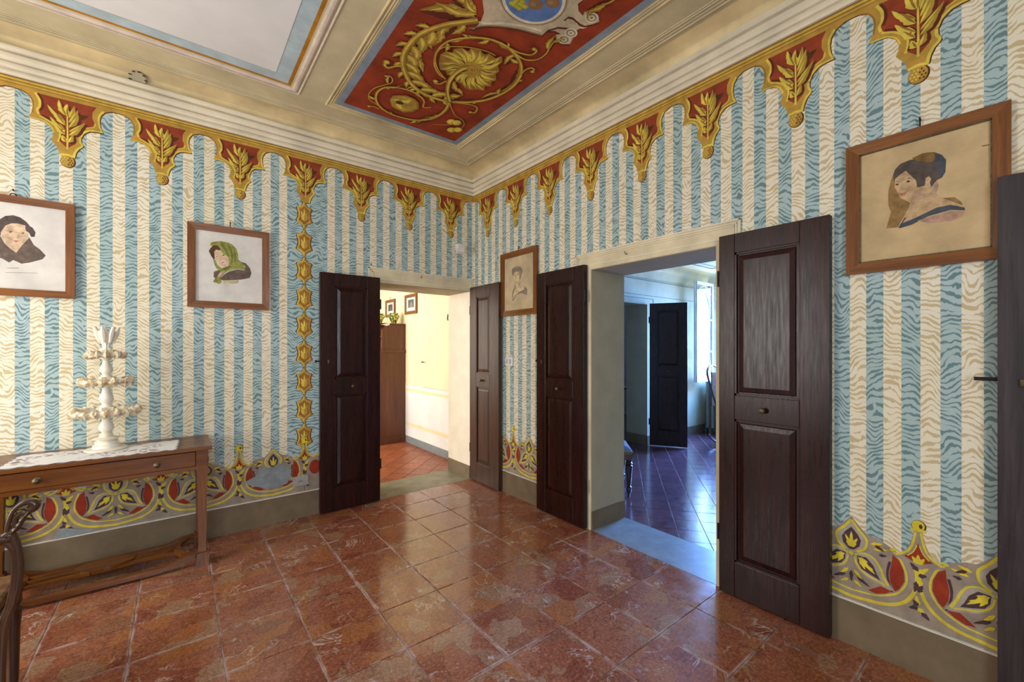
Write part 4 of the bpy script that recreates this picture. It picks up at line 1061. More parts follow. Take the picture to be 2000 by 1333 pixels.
# ------------------------------------------------------------------ console table with its runner and tiered stand
TX0, TX1, TY0, TY1, TZ = -3.355, -2.318, -0.485, -0.022, 0.768
t = thing('console_table', 'cherry wood console table with one long drawer and tapered legs', 'table', ((TX0+TX1)/2, (TY0+TY1)/2, 0))
cx, cy = (TX0+TX1)/2, (TY0+TY1)/2
hw, hd = (TX1-TX0)/2, (TY1-TY0)/2
MB().box(-hw, hw, -hd, hd, TZ-.024, TZ, .004).build('tabletop', M['cherry'], t)
MB().box(-hw+.02, hw-.02, hd-.04, hd-.015, .63, TZ-.024).build('back_apron', M['cherry'], t)
for s in (-1, 1):
    MB().box(s*(hw-.02), s*(hw-.04), -hd+.03, hd-.04, .63, TZ-.024, .002).build('side_apron', M['cherry'], t)
dr = MB().box(-hw+.085, hw-.085, -hd+.014, -hd+.035, .648, TZ-.030, .003).build('drawer', M['cherry'], t)
for s in (-1, 1):
    bm = MB().lathe([(0, 0), (.016, 0), (.016, .003), (.007, .006), (.007, .014), (.014, .020), (.016, .027), (.010, .033), (.002, .035)], 16)
    kb = MB().add([(s*.2455 + x, -hd+.014 - z, .690 + y) for x, y, z in bm.v], bm.f).build('knob', M['brass'], dr, smooth=True)
b = MB().box(-hw+.02, hw-.02, -hd+.018, -hd+.035, .622, .646, .002).box(-hw+.02, -hw+.083, -hd+.015, -hd+.035, .646, TZ-.024, .002).box(hw-.083, hw-.02, -hd+.015, -hd+.035, .646, TZ-.024, .002)
b.build('front_apron', M['cherry'], t)
for sx in (-1, 1):
    for sy in (-1, 1):
        xc, yc = sx*(hw-.050), sy*(hd-.046)
        vs, fs = [], []
        for hh, q in ((.092, .021), (.12, .020), (.45, .024), (.61, .029), (.626, .030), (.632, .026)):
            vs += [(xc-q, yc-q, hh), (xc+q, yc-q, hh), (xc+q, yc+q, hh), (xc-q, yc+q, hh)]
        for j in range(5):
            for k in range(4): fs.append((j*4+k, j*4+(k+1) % 4, (j+1)*4+(k+1) % 4, (j+1)*4+k))
        fs += [(3, 2, 1, 0), (20, 21, 22, 23)]
        lg = MB().add(vs, fs).build('leg', M['cherry_v'], t)
        ft = MB()
        vs = []
        for hh, q in ((0, .036), (.085, .028), (.092, .029)):
            vs += [(xc-q, yc-q, hh), (xc+q, yc-q, hh), (xc+q, yc+q, hh), (xc-q, yc+q, hh)]
        ft.add(vs, [(3,2,1,0), (8,9,10,11)] + [(j*4+k, j*4+(k+1) % 4, (j+1)*4+(k+1) % 4, (j+1)*4+k) for j in range(2) for k in range(4)])
        ft.build('foot', M['cherry_v'], lg)
        # little scroll bracket beside the leg head
        sc = [(xc + sx*.018 + sx*.030*math.sin(a), yc, .60 - .030*math.cos(a)) for a in [math.pi*q/10 for q in range(11)]]
        MB().tube(sc, .006, 6).build('scroll_bracket', M['cherry'], t)
# low curved stretchers meeting in an oval
def board(nm, pts, w0, w1, z0, z1):
    """flat curved board following a line in plan"""
    pts = smooth_line(pts); n = len(pts); Lf, Rt = [], []
    for i, q in enumerate(pts):
        a, b_ = pts[max(i-1, 0)], pts[min(i+1, n-1)]
        dx, dy = b_[0]-a[0], b_[1]-a[1]; l = math.hypot(dx, dy); s_ = i/(n-1); w_ = (w0+(w1-w0)*s_)/2
        Lf.append((q[0]-dy/l*w_, q[1]+dx/l*w_)); Rt.append((q[0]+dy/l*w_, q[1]-dx/l*w_))
    MB().prism(Lf + Rt[::-1], z0, z1, 'z').build(nm, M['cherry'], t)
for s in (-1, 1):
    # side boards bow inwards between the front and rear feet
    board('side_stretcher', [(s*(hw-.055), -hd+.075), (s*(hw-.12), -hd+.085), (s*(hw-.17), -.07), (s*(hw-.175), 0), (s*(hw-.17), .07), (s*(hw-.12), hd-.085), (s*(hw-.055), hd-.075)], .036, .036, .058, .080)
    # pointed arms run from the bows to the oval
    board('stretcher_arm', [(s*(hw-.185), 0), (s*.28, -.004), (s*.17, 0), (s*.10, 0)], .010, .060, .062, .080)
    for sy in (-1, 1):
        board('stretcher_arm', [(s*(hw-.17), sy*.07), (s*.26, sy*.060), (s*.16, sy*.050), (s*.06, sy*.062)], .014, .030, .060, .076)
ov = [(.135*math.cos(a), .080*math.sin(a)) for a in [2*math.pi*k/28 for k in range(28)]]
MB().prism(ov, .060, .086, 'z').build('stretcher_oval', M['cherry'], t)
# low rails between the feet, front and back, arched where they meet the feet
for sy in (-1, 1):
    y_ = sy*(hd-.050)
    out = [(-hw+.085, .080), (-hw+.15, .074), (-hw+.24, .046), (hw-.24, .046), (hw-.15, .074), (hw-.085, .080), (hw-.085, .050), (hw-.15, .046), (hw-.26, .016), (-hw+.26, .016), (-hw+.15, .046), (-hw+.085, .050)]
    MB().prism(out, y_-.016, y_+.016, 'y').build('rail', M['cherry'], t)

t = thing('table_runner', 'white lace runner laid askew on the console table', 'cloth', (-2.84, -.28, TZ))
q0 = [(-3.225, -.474), (-2.500, -.482), (-2.484, -.150), (-3.210, -.118)]
NX, NY = 48, 20
vs, fs = [], []
for side in (0, 1):
    for j in range(NY+1):
        for i in range(NX+1):
            u, v = i/NX, j/NY
            eu = 0.008*math.sin(u*math.pi*22)*((v == 0) - (v == 1)); ev = 0.008*math.sin(v*math.pi*12)*((u == 1) - (u == 0))
            x = (q0[0][0]*(1-u)+q0[1][0]*u)*(1-v) + (q0[3][0]*(1-u)+q0[2][0]*u)*v + ev
            y = (q0[0][1]*(1-u)+q0[1][1]*u)*(1-v) + (q0[3][1]*(1-u)+q0[2][1]*u)*v + eu
            z = 0.0008*math.sin(u*23+v*5) + 0.0006*math.sin(v*31+u*9)
            vs.append((x+2.84, y+.28, 0.0005 if side else 0.0032 + max(0, z)))
K = (NX+1)*(NY+1)
for j in range(NY):
    for i in range(NX):
        a = j*(NX+1)+i
        fs.append((a, a+1, a+NX+2, a+NX+1)); fs.append((K+a+NX+1, K+a+NX+2, K+a+1, K+a))
MB().add(vs, fs).build('lace', M['lace'], t, smooth=True)

t = thing('tiered_stand', 'three tiered carved alabaster stand on the lace runner', 'centrepiece', (-2.838, -.215, TZ+.0045))
MB().lathe([(0, 0), (.098, 0), (.101, .004), (.097, .010), (.066, .013), (.063, .018), (.063, .030), (.054, .033), (.052, .037), (.052, .052), (.045, .055), (.043, .060), (.060, .066), (.062, .070), (.058, .073), (.036, .077), (.030, .086), (.026, .092), (0, .092)], 32).build('base', M['alabaster'], t, smooth=True)
def baluster(z0, h, r):
    pr = [(0, 0), (.030*r, 0), (.030*r, .010), (.020*r, .016), (.028*r, .10*h+.014), (.037*r, .32*h), (.034*r, .46*h), (.022*r, .66*h), (.019*r, .82*h), (.025*r, .88*h), (.032*r, .94*h), (.032*r, h), (0, h)]
    MB().lathe([(a, z0+b_) for a, b_ in pr], 24).build('baluster', M['alabaster'], t, smooth=True)
baluster(.088, .132, 1.0); baluster(.262, .142, .95); baluster(.446, .124, .86)
rr = random.Random(11)
for z, r_, n_ in ((.218, .142, 26), (.403, .108, 20), (.569, .080, 16)):
    d = MB().lathe([(0, z), (.034, z), (.036, z+.004), (r_*.72, z+.010), (r_*.94, z+.018), (r_, z+.030), (r_*.95, z+.033), (r_*.8, z+.020), (.038, z+.018), (.036, z+.046), (0, z+.046)], 32).build('tier', M['alabaster'], t, smooth=True)
    hb = MB()
    for k in range(6):
        a = k*math.pi/3 + .3
        hb.box(.036*math.cos(a)-.010, .036*math.cos(a)+.010, .036*math.sin(a)-.010, .036*math.sin(a)+.010, z-.002, z+.044, .003)
    hb.build('hub', M['alabaster_tan'], d)
    lb = MB(); NS, MS = n_*5, 8; vs, fs = [], []
    for i in range(NS):
        th = 2*math.pi*i/NS
        lob = 0.5 + 0.5*math.cos(th*n_*0.8 + 0.9*math.sin(3*th))
        rad_ = (.011 + .012*lob)*(0.75 + r_*2.2)
        for j in range(MS):
            ph = 2*math.pi*j/MS
            k2 = rad_*(1 + rr.uniform(-.28, .28))
            q = r_ + k2*math.cos(ph)*1.1
            vs.append((q*math.cos(th), q*math.sin(th), z + .014 + k2*math.sin(ph)*1.15 + .004*math.sin(th*n_)))
    for i in range(NS):
        for j in range(MS): fs.append((i*MS+j, ((i+1) % NS)*MS+j, ((i+1) % NS)*MS+(j+1) % MS, i*MS+(j+1) % MS))
    lb.add(vs, fs)
    lb.build('carved_leaf_rim', M['alabaster_tan'], d, smooth=True)
MB().lathe([(0, .612), (.026, .612), (.028, .620), (.016, .630), (.018, .644), (.030, .668), (.040, .700), (.043, .722), (.044, .730), (.038, .730), (.032, .705), (.02, .68), (0, .675)], 48, lobes=8, amp=.09).build('cup', M['alabaster'], t, smooth=True)
pt_ = MB()
for k in range(7):
    a = 2*math.pi*k/7
    pt_.tube([(.030*math.cos(a), .030*math.sin(a), .66), (.042*math.cos(a), .042*math.sin(a), .71), (.058*math.cos(a), .058*math.sin(a), .756)], [.008, .016, .007], 8)
pt_.build('petals', M['alabaster'], t, smooth=True)

# ------------------------------------------------------------------ carved chair at the left edge, seen from behind
CXR, CYB = -2.985, -1.60      # right rear corner of the chair back
t = thing('carved_chair', 'dark carved chair with looped crest at the lower left edge', 'chair', (-3.20, -1.40, 0))
def L(p): return (p[0]+3.20, p[1]+1.40, p[2])
STILE_R = [(-2.968, -1.6, 0.255), (-2.965, -1.6, 0.382), (-2.958, -1.6, 0.458), (-2.942, -1.6, 0.513), (-2.93, -1.6, 0.58), (-2.927, -1.6, 0.65), (-2.933, -1.6, 0.714), (-2.942, -1.6, 0.751)]
CREST = [(-2.942, -1.6, 0.751), (-2.956, -1.6, 0.751), (-2.981, -1.6, 0.741), (-3.015, -1.6, 0.743), (-3.052, -1.6, 0.761)]
LOOP = [(-2.956, -1.6, 0.755), (-2.951, -1.6, 0.796), (-2.94, -1.6, 0.832), (-2.923, -1.6, 0.851), (-2.904, -1.6, 0.857), (-2.889, -1.6, 0.847), (-2.892, -1.6, 0.835), (-2.904, -1.6, 0.83)]
CARVE = [(-2.947, -1.6, 0.756), (-2.93, -1.6, 0.776), (-2.916, -1.6, 0.805), (-2.902, -1.6, 0.823), (-2.897, -1.6, 0.829)]
CARVE2 = [(-2.935, -1.6, 0.777), (-2.935, -1.6, 0.809), (-2.918, -1.6, 0.823)]
OVAL = [(-2.961, -1.6, 0.735), (-2.94, -1.6, 0.699), (-2.935, -1.6, 0.635), (-2.94, -1.6, 0.566), (-2.956, -1.6, 0.483), (-2.981, -1.6, 0.45)]
t_st = MB().tube(smooth_line([L((STILE_R[0][0]+.005, -1.60, 0.0)), L((STILE_R[0][0], -1.60, .18))] + [L(p) for p in STILE_R]), .0125, 10)
t_st.build('stile', M['chair'], t, smooth=True)
XC = -3.20
mirx = lambda p: (2*XC - p[0], p[1], p[2])
MB().tube(smooth_line([L(mirx((STILE_R[0][0]+.005, -1.60, 0.0))), L(mirx((STILE_R[0][0], -1.60, .18)))] + [L(mirx(p)) for p in STILE_R]), .0125, 10).build('stile', M['chair'], t, smooth=True)
for fm in (lambda p: p, mirx):
    MB().tube(smooth_line([L(fm(p)) for p in LOOP]), [.0065]*10 + [.0065+.0008*k for k in range(10)] + [.0145]*9, 10).build('crest_loop', M['chair'], t, smooth=True)
    MB().tube(smooth_line([L(fm(p)) for p in CARVE]), [.012, .016]*4 + [.012, .009, .012, .010, .012, .009, .010, .008, .006], 8, flat=.6).build('carved_leaf', M['chair'], t, smooth=True)
    MB().tube(smooth_line([L(fm(p)) for p in CARVE2]), .008, 8).build('carved_scroll', M['chair'], t, smooth=True)
    MB().tube(smooth_line([L(fm(p)) for p in OVAL]), .010, 8).build('back_loop', M['chair'], t, smooth=True)
cr = [CREST[0], CREST[1], CREST[2]] + [mirx(CREST[2]), mirx(CREST[1]), mirx(CREST[0])]
MB().tube(smooth_line([L(p) for p in cr]), .014, 10, flat=1.3).build('crest_rail', M['chair'], t, smooth=True)
sp = [(-.055, .62), (-.030, .70), (-.075, .78), (-.04, .86), (0, .90), (.04, .86), (.075, .78), (.030, .70), (.055, .62), (.03, .50), (-.03, .50)]
MB().prism([(a, b_*.86+.02) for a, b_ in sp], -.205, -.190).build('splat', M['chair'], t)
MB().box(-.20, .20, -.19, .22, .43, .47, .012).build('seat', M['braid'], t)
MB().box(-.205, .205, -.20, .23, .385, .43, .006).build('seat_frame', M['chair'], t)
for s in (-1, 1):
    MB().lathe([(0, 0), (.013, 0), (.016, .05), (.020, .25), (.026, .33), (.018, .34), (.026, .36), (.024, .39), (0, .39)], 14, (s*.18, .20, 0)).build('leg', M['chair'], t, smooth=True)

# ------------------------------------------------------------------ small fittings on the walls
t = thing('motion_detector', 'small white motion detector on the left wall near the corner', 'detector', (-.20, 0, 2.37))
MB().box(-.006, .006, -.03, 0, .01, .07).build('bracket', M['plastic_grey'], t)
MB().box(-.045, .045, -.075, -.02, .045, .098, .006).build('housing', M['plastic'], t)
vs = [(-.032, -.030, 0), (.032, -.030, 0), (.036, -.066, .02), (-.036, -.066, .02), (-.036, -.028, .046), (.036, -.028, .046), (.040, -.072, .046), (-.040, -.072, .046)]
MB().add(vs, [(0,1,2,3), (4,5,6,7), (0,1,5,4), (1,2,6,5), (2,3,7,6), (3,0,4,7)]).build('lens', M['plastic'], t)
t = thing('light_switch', 'white light switch with two rockers beside the small sketch', 'switch', (0, -.624, 1.228), -R90)
MB().box(-.055, .055, -.009, 0, 0, .080, .003).build('plate', M['plastic'], t)
for k in (-1, 0, 1):
    MB().box(k*.025-.011, k*.025+.011, -.0125, -.008, .017, .063, .0015).build('rocker', M['plastic_grey'] if k else M['plastic'], t)
t = thing('wall_socket', 'beige power socket low on the left wall by the dark door leaf', 'socket', (-1.697, 0, .262), 0)
MB().box(-.058, .058, -.010, 0, 0, .080, .003).build('plate', M['plastic_grey'], t)
for k in (-1, 0, 1):
    MB().lathe([(0, 0), (.004, 0), (.004, .001), (0, .001)], 10).build('hole', M['slot'], t).location = (k*.012, -.0105, .040)
for ch in [c for c in t.children if c.name.startswith('hole')]: ch.rotation_euler = (R90, 0, 0)
t = thing('vent_cover', 'round rusty plaster vent cover in the left cove', 'vent', (-2.70, -.052, 3.200))
cvb = MB().lathe([(0, 0), (.043, 0), (.044, .003), (.040, .006), (0, .006)], 24)
o = cvb.build('disc', M['reveal'], t); o.rotation_euler = (math.radians(125), 0, 0)
cvb = MB()
for k in range(9):
    a = 2*math.pi*k/9
    cvb.box(.041*math.cos(a)-.008, .041*math.cos(a)+.008, .041*math.sin(a)-.003, .041*math.sin(a)+.003, .004, .0075)
o = cvb.build('rust_edge', M['iron'], t); o.rotation_euler = (math.radians(125), 0, 0)
# picture nails left over the doorways
for nm, loc, lab in (('wall_nail', (-.62, -.007, 2.085), 'bent nail in the architrave over the yellow room doorway'), ('wall_nail', (-1.115, -.004, 2.15), 'screw hook at the corner of the left architrave')):
    tag(MB().tube([(0, 0, 0), (0, -.02, .0), (0, -.024, .018)], .0035, 6).build(nm, M['brass'], loc=loc), lab, 'nail')
tag(MB().tube([(0, 0, 0), (-.02, 0, 0), (-.024, 0, .018)], .0035, 6).build('wall_nail', M['brass'], loc=(-.007, -1.98, 2.06)), 'nail in the architrave over the far room doorway', 'nail')
# ------------------------------------------------------------------ the yellow room seen through the left doorway
yr = struct(MB().box(0.18, 0.40, 0.45, 4.2, -0.02, 2.8).build('wall_yellow_right', M['yellow_wall']), 'yellow wall of the next room with a white dado', 'wall')
MB().box(0.178, 0.18, 0.45, 4.2, 0.10, 0.76).build('white_dado', M['white_dado'], yr)
MB().box(0.1765, 0.178, 0.45, 4.2, 0.255, 0.305).build('yellow_dado_band', M['yellow_line'], yr)
for z0_, z1_, m_ in ((0.845, 0.857, 'skirt_line'), (0.80, 0.845, 'white_dado'), (0.76, 0.80, 'yellow_line')):
    MB().box(0.1765, 0.18, 0.45, 4.2, z0_, z1_).build('dado_rail', M[m_], yr)
MB().box(0.172, 0.18, 0.45, 4.2, 0, 0.10).build('skirting', M['stone_blue'], yr)
struct(MB().box(-3.0, 0.40, 4.2, 4.4, -0.02, 2.8).build('wall_yellow_end', M['yellow_wall']), 'far end wall of the yellow room, out of view', 'wall')
w = MB().box(-3.2, -3.0, 0.45, 1.4, -0.02, 2.8).box(-3.2, -3.0, 3.0, 4.4, -0.02, 2.8).box(-3.2, -3.0, 1.4, 3.0, -0.02, 0.6).box(-3.2, -3.0, 1.4, 3.0, 2.5, 2.8)
struct(w.build('wall_yellow_window', M['yellow_wall']), 'window wall of the yellow room, out of view', 'wall')
struct(MB().box(-3.2, 0.40, 0.45, 4.4, 2.8, 2.9).build('ceiling_yellow_room', M['white_dado']), 'white ceiling of the yellow room', 'ceiling')
# flush jib door in the yellow wall with its iron handle
dj = struct(link('door_7', None, None, (0.1765, 1.20, 0), -R90), 'flush painted jib door in the yellow wall', 'door')
MB().box(-.36, .36, -.003, 0, 0.86, 2.05).build('leaf', M['yellow_wall'], dj)
for s_ in (-1, 1): MB().box(s_*.360-.0012, s_*.360+.0012, -.0034, 0, 0.86, 2.05).build('joint', M['yellow_line'], dj)
tag(MB().tube([(-.326, 0, 1.20), (-.326, -.035, 1.20), (-.29, -.04, 1.205), (-.25, -.04, 1.20)], .006, 8).build('handle', M['iron'], dj), 'thin iron lever handle')
tag(MB().tube([(.35, -.004, 1.74), (.35, -.014, 1.77), (.35, -.004, 1.82)], .006, 6).build('pin_hinge', M['brass'], dj), 'small brass pin hinge')
def small_print(yc, zb, w_, h, label, cols):
    t = thing('framed_print', label, 'picture', (0.18, yc, zb), -R90, 'small framed prints in the yellow room')
    frame_parts(t, w_, h, .045, .022)
    a = w_/2
    s_ = MB().box(-a+.04, a-.04, -.010, -.004, .04, h-.04).build('mount', M['p_mat'], t)
    p = PT(cols); p.lay = 52
    iw, ih = w_/2-.10, h/2-.085
    p.poly([(-iw, h/2-ih+.01), (iw, h/2-ih+.01), (iw, h/2+ih+.01), (-iw, h/2+ih+.01)], cols[0]); p.lay += 1
    p.poly([(-iw*.5, h/2-ih+.01), (iw*.6, h/2-ih+.01), (iw*.5, h/2), (iw*.1, h/2+ih*.7), (-iw*.3, h/2+.01)], cols[1])
    p.build('printed_image', [M[k] for k in cols], s_)
    hook(t, 0, h)
small_print(2.675, 1.888, 0.375, 0.275, 'dark small framed print above the green vase', ['p_hair', 'p_photo'])
small_print(1.918, 1.888, 0.395, 0.287, 'grey green small framed print right of the vase', ['p_photo', 'p_ink'])

t = thing('wooden_cabinet', 'tall brown wooden cabinet against the yellow wall', 'cabinet', (-.07, 2.65, 0))
MB().box(-.25, .235, -.53, .53, .09, 1.33, .003).build('body', M['cab'], t)
MB().box(-.262, .238, -.542, .542, 0, .09, .004).build('plinth', M['cab'], t)
MB().box(-.270, .240, -.55, .55, 1.33, 1.365, .006).box(-.258, .238, -.538, .538, 1.315, 1.33).build('waist_moulding', M['cab'], t)
MB().box(-.252, -.05, -.532, -.53, 1.12, 1.128).box(-.252, .236, -.533, -.53, 1.10, 1.108).build('groove_bead', M['cab'], t)
for q in ((-.50, .0), (.0, .50)):
    d_ = MB().box(-.262, -.25, q[0]+.01, q[1]-.01, .13, 1.07, .004).build('door', M['cab'], t)
    MB().ball((-.27, (q[0] or -.06)*0.0 + (-.05 if q[0] else .05), .65), .014).build('knob', M['brass'], d_)
sd = [(.235, 1.365), (.235, 1.73), (.02, 1.735), (-.06, 1.715), (-.11, 1.66), (-.12, 1.365)]
for yy in (-.53, .505):
    MB().prism(sd, yy, yy+.025, 'y').build('side_panel', M['cab'], t)
MB().box(-.20, .238, -.545, .545, 1.735, 1.755, .004).build('top', M['cab'], t)
MB().box(-.12, .235, -.505, .505, 1.55, 1.565).build('shelf', M['cab'], t)
MB().box(.215, .235, -.505, .505, 1.365, 1.735).build('back_panel', M['cab'], t)
def vase(loc, s_, label):
    t = thing('majolica_vase', label, 'vase', loc, 0, 'yellow green vases on the cabinet')
    MB().lathe([(a*s_, b_*s_) for a, b_ in [(0, 0), (.038, 0), (.040, .01), (.034, .018), (.050, .045), (.064, .080), (.062, .105), (.050, .125), (.058, .145), (.064, .150), (.056, .148), (.044, .125), (0, .12)]], 24).build('body', M['majolica'], t, smooth=True)
    for k in (-1, 1):
        MB().tube([(k*.060*s_, 0, .08*s_), (k*.078*s_, 0, .10*s_), (k*.070*s_, 0, .13*s_), (k*.052*s_, 0, .128*s_)], .007*s_, 6).build('handle', M['majolica'], t, smooth=True)
vase((.045, 2.24, 1.755), 1.05, 'round yellow and green majolica vase at the cabinet corner')
vase((-.165, 2.26, 1.755), .95, 'second yellow and green vase half hidden by the dark door leaf')
t = thing('lace_doily', 'white lace doily hanging over the cabinet top', 'cloth', (-.14, 2.32, 1.756))
dz = MB()
pts = [(-.075, -.13)] + [(.06, -.13), (.10, -.04), (.10, .3), (-.075, .3)]
dz.prism(pts, 0.0, .003, 'z')
hang = [(-.24, 0.003)] + [(.06, .003)] + [(.06 - .05*k, -.028 - .014*(k % 2)) for k in range(7)]
dz.prism([(a, b_) for a, b_ in hang if a > -.075] + [(-.075, -.03)], -.228, -.224, 'y')
dz.build('cloth', M['lace'], t)
t = thing('china_dish', 'white china dish inside the open cabinet shelf', 'dish', (-.06, 2.26, 1.566))
MB().lathe([(0, 0), (.03, 0), (.032, .008), (.06, .05), (.065, .085), (.060, .085), (.05, .05), (0, .012)], 20).build('bowl', M['plastic'], t, smooth=True)

# ------------------------------------------------------------------ the far room seen through the right doorway
w = MB().box(0.40, 1.95, -0.25, 0.10, -0.02, 2.8).box(1.95, 2.80, -0.25, 0.10, 2.02, 2.8).box(2.80, 4.85, -0.25, 0.10, -0.02, 2.8)
fw_ = struct(w.build('wall_far_left', M['far_wall']), 'pale green grey wall of the far room with painted lines', 'wall')
for z_, h_ in ((2.36, .012), (2.385, .005), (2.145, .006)):
    MB().box(0.40, 4.55, -0.2535, -0.25, z_, z_+h_).build('painted_line', M['far_line'], fw_)
MB().box(1.80, 2.95, -.2535, -.25, 2.10, 2.107).box(2.943, 2.95, -.2535, -.25, 1.9, 2.107).build('painted_line', M['far_line'], fw_)
MB().box(0.40, 1.95, -.256, -.25, 0, .13).build('skirting', M['skirt'], fw_)
MB().box(2.80, 4.55, -.256, -.25, 0, .13).build('skirting', M['skirt'], fw_)
MB().box(2.794, 2.80, -.252, .102, 0, .14).build('skirting', M['skirt'], fw_)
MB().box(2.795, 2.80, -.252, .102, .14, 2.02).build('reveal', M['reveal'], fw_)
w = MB().box(4.55, 4.85, -3.6, -1.55, -0.02, 2.8).box(4.55, 4.85, -0.37, -0.25, -0.02, 2.8).box(4.55, 4.85, -1.55, -0.37, -0.02, 0.84).box(4.55, 4.85, -1.55, -0.37, 2.46, 2.8)
struct(w.build('wall_far_window', M['far_wall']), 'window wall of the far room', 'wall')
struct(MB().box(0.40, 4.85, -3.9, -3.6, -0.02, 2.8).build('wall_far_right', M['far_wall']), 'right wall of the far room, out of view', 'wall')
fc = struct(MB().box(0.40, 4.85, -3.6, -0.25, 2.62, 2.8).build('ceiling_far_room', M['far_ceiling']), 'pale ceiling of the far room with a blue panel', 'ceiling')
MB().ring(0.40, 4.55, -3.6, -0.25, [(0.0, 2.40), (.012, 2.41), (.012, 2.43), (.03, 2.50), (.08, 2.58), (.15, 2.618)]).build('cove', M['far_wall'], fc, smooth=True)
MB().ring(1.2, 3.95, -3.2, -0.60, ridge(0, .02, .012, 2.62)).build('panel_moulding', M['far_line'], fc)
MB().box(1.22, 3.93, -3.18, -.62, 2.617, 2.62).build('blue_panel', M['pale_blue'], fc)
MB().ring(1.30, 3.85, -3.1, -0.70, ridge(0, .03, .006, 2.617)).build('painted_garland', M['slate_blue'], fc)
# next chamber glimpsed beyond
struct(MB().box(1.2, 4.9, 1.9, 2.1, -0.02, 2.8).build('wall_beyond', M['cloth']), 'lavender white wall glimpsed beyond the far room', 'wall')
struct(MB().box(0.42, 5.1, 0.10, 2.1, 2.8, 2.9).build('ceiling_beyond', M['cloth']), 'ceiling of the chamber beyond the far room', 'ceiling')
struct(MB().box(1.0, 1.2, 0.10, 2.1, -0.02, 2.8).build('wall_beyond_left', M['cloth']), 'left wall of the chamber beyond the far room', 'wall')
struct(MB().box(4.9, 5.1, 0.10, 0.8, -0.02, 2.8).box(4.9, 5.1, 1.5, 2.1, -0.02, 2.8).box(4.9, 5.1, .8, 1.5, -.02, 1.0).box(4.9, 5.1, .8, 1.5, 2.2, 2.8).build('wall_beyond_right', M['cloth']), 'right wall of the chamber beyond the far room, with an added light opening', 'wall')  # unseen opening added to let some sky light into the chamber
struct(MB().box(0.42, 4.9, -0.25, 1.9, -0.09, -0.001).build('floor_beyond', M['cotto_cool']), 'floor glimpsed beyond the far room', 'floor')
t = thing('side_table', 'dark side table with pale cloth beyond the far room', 'table', (3.22, .75, 0))
MB().box(-.3, .3, -.2, .2, .70, .73, .004).build('tabletop', M['ebony'], t)
MB().box(-.31, .31, -.21, .21, .73, .735).build('cover', M['cloth'], t)
for sx in (-1, 1):
    for sy in (-1, 1):
        MB().tube([(sx*.27, sy*.17, 0), (sx*.27, sy*.17, .35), (sx*.27, sy*.17, .70)], [.014, .018, .024], 8).build('leg', M['ebony'], t)
door_leaf('door_6', (2.845, -.262, 0), math.radians(-58.5), 1, 0.50, 'black brown door leaf standing ajar in the far room', 'door', 0.10, 0.10, z1=2.03)

# open casement with curved tracery
t = struct(link('window_1', None, None, (4.405, -.40, .855), 0), 'white casement window swung open in the far room', 'window')
W_, H_, S_ = 0.56, 1.59, 0.042
for a, b_ in ((-W_, -W_+S_), (-S_, 0)): MB().box(a, b_, -.018, .018, 0, H_, .003).build('stile', M['lead_white'], t)
for a, b_ in ((0, .06), (H_-S_, H_)): MB().box(-W_+S_, -S_, -.018, .018, a, b_, .003).build('rail', M['lead_white'], t)
for z_ in (.47, .98): MB().box(-W_+S_, -S_, -.010, .010, z_, z_+.022).build('glazing_bar', M['lead_white'], t)
xm = -W_/2
for s_ in (-1, 1):
    for zs in (1, -1):
        zz = (lambda q: H_-S_-q) if zs == 1 else (lambda q: .06+q)
        pts = [(xm+s_*.20, 0, zz(0)), (xm+s_*.235, 0, zz(.08)), (xm+s_*.19, 0, zz(.20)), (xm+s_*.05, 0, zz(.36)), (xm, 0, zz(.46))]
        MB().tube(smooth_line(pts), .006, 6).build('tracery', M['lead_white'], t)
        pts = [(xm, 0, zz(0)), (xm+s_*.10, 0, zz(.05)), (xm+s_*.235, 0, zz(.14))]
        MB().tube(smooth_line(pts), .006, 6).build('tracery', M['lead_white'], t)
for z0_, z1_ in ((.06, .47), (.492, .98), (1.002, H_-S_)):
    MB().box(-W_+S_, -S_, -.002, .002, z0_, z1_).build('pane', M['glass'], t)
MB().tube([(-W_+.02, -.02, .0), (-W_+.02, -.02, H_)], .006, 6).build('espagnolette', M['iron'], t)
t = struct(link('window_2', None, None, (4.60, -.96, .84), 0), 'outer window frame with iron grille in the far room', 'window')
for a, b_ in ((-.59, -.54), (.54, .59)): MB().box(-.03, .03, a, b_, 0, 1.62).build('jamb', M['lead_white'], t)
MB().box(-.03, .03, -.54, .54, 1.57, 1.62).build('head', M['lead_white'], t)
MB().box(-.12, .03, -.59, .59, 0, .03).build('sill', M['lead_white'], t)
for k in range(5):
    yk = -.5 + .25*k
    MB().tube(smooth_line([(.12, yk, .03), (.12, yk+.10, .30), (.12, yk+.10, 1.2), (.12, yk, 1.57)]), .010, 6).build('grille_bar', M['iron'], t)

t = thing('radiator', 'grey column radiator under the far window', 'radiator', (4.42, -.72, 0))
for k in range(9):
    b = MB().tube([(0, .38-.085*k, .10), (0, .38-.085*k, .84)], .028, 8, flat=1.0)
    b.tube([(-.06, .38-.085*k, .10), (-.06, .38-.085*k, .84)], .022, 8).box(-.075, .02, .355-.085*k, .405-.085*k, .80, .86, .01).box(-.075, .02, .355-.085*k, .405-.085*k, .08, .13, .01)
    b.build('column', M['radiator'], t)
for yy in (.36, -.30): MB().box(-.03, .03, yy-.015, yy+.015, 0, .10).build('foot', M['radiator'], t)
b = MB().tube([(0, .40, .16), (0, .44, .16), (0, .44, .0)], .012, 8); b.build('pipe', M['radiator'], t)

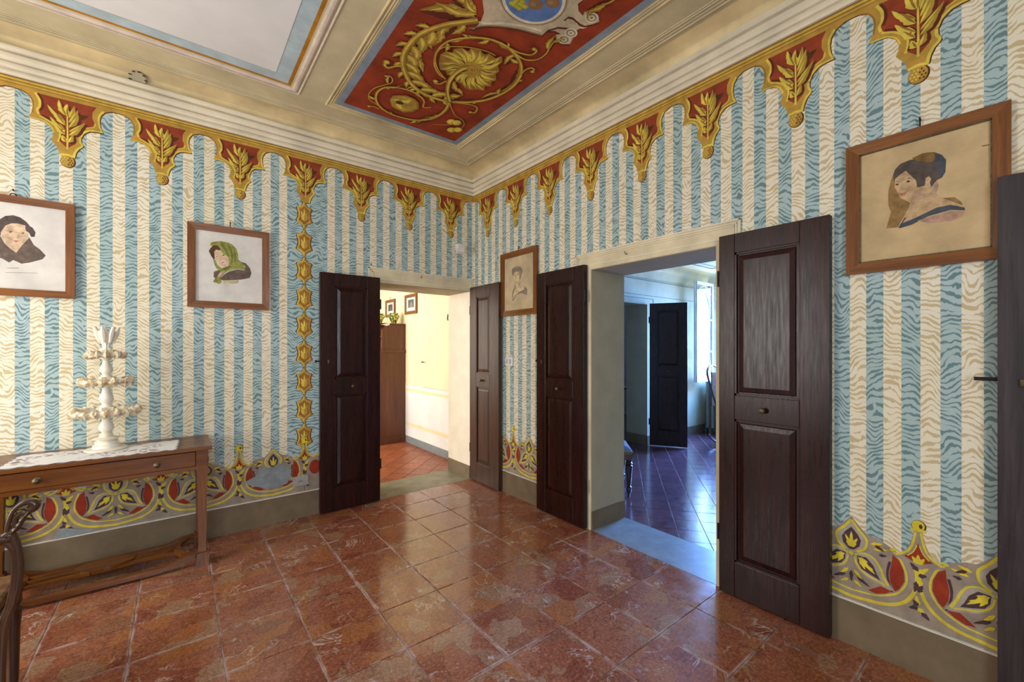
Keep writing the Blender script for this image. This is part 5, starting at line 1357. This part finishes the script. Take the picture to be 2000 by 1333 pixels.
t = thing('upholstered_stool', 'grey upholstered stool with turned dark legs just inside the far room', 'stool', (.84, -1.085, 0), math.radians(45))
cu = MB()
N_ = 12; vs, fs = [], []
for j in range(N_+1):
    for i in range(N_+1):
        x, y = (i/N_-.5)*.48, (j/N_-.5)*.48
        e = max(abs(x), abs(y))/.24
        vs.append((x, y, .425 + .055*(1-e**5)))
for j in range(N_):
    for i in range(N_): a = j*(N_+1)+i; fs.append((a, a+1, a+N_+2, a+N_+1))
cu.add(vs, fs).build('cushion', M['velvet'], t, smooth=True)
MB().box(-.24, .24, -.24, .24, .395, .427, .004).build('braid', M['braid'], t)
MB().box(-.232, .232, -.232, .232, .345, .397, .004).build('seat_rail', M['ebony'], t)
lp_ = [(0, 0), (.010, 0), (.013, .035), (.020, .045), (.024, .065), (.020, .085), (.026, .092), (.014, .10), (.018, .11), (.026, .20), (.034, .285), (.036, .292), (.020, .30), (.034, .315), (.022, .325), (.034, .345), (0, .345)]
for sx in (-1, 1):
    for sy in (-1, 1): MB().lathe(lp_, 14, (sx*.205, sy*.205, 0)).build('leg', M['ebony'], t, smooth=True)

t = thing('rocking_chair', 'black bentwood rocking chair half hidden behind the large door leaf', 'chair', (3.72, -1.15, 0))
for sx in (-.14, .22):
    MB().tube(smooth_line([(sx, .40, .13), (sx, .30, .05), (sx, .10, .015), (sx, -.2, .012), (sx, -.5, .06), (sx, -.6, .16)]), .016, 8).build('runner', M['ebony'], t, smooth=True)
    MB().tube(smooth_line([(sx, .22, .03), (sx, .30, .30), (sx, .20, .46), (sx, -.28, .44)]), .014, 8).build('side_loop', M['ebony'], t, smooth=True)
    MB().tube(smooth_line([(sx, .24, .42), (sx, .36, .80), (sx, .42, 1.06), (.04, .43, 1.14)]), .014, 8).build('back_post', M['ebony'], t, smooth=True)
MB().box(-.14, .22, -.26, .22, .43, .455, .008).build('seat', M['ebony'], t)
MB().box(-.12, .20, .36, .375, .55, 1.04, .004).build('back_panel', M['braid'], t)
for sx in (-.14, .22): MB().tube([(sx, -.25, .03), (sx, -.25, .43)], .012, 8).build('front_post', M['ebony'], t)
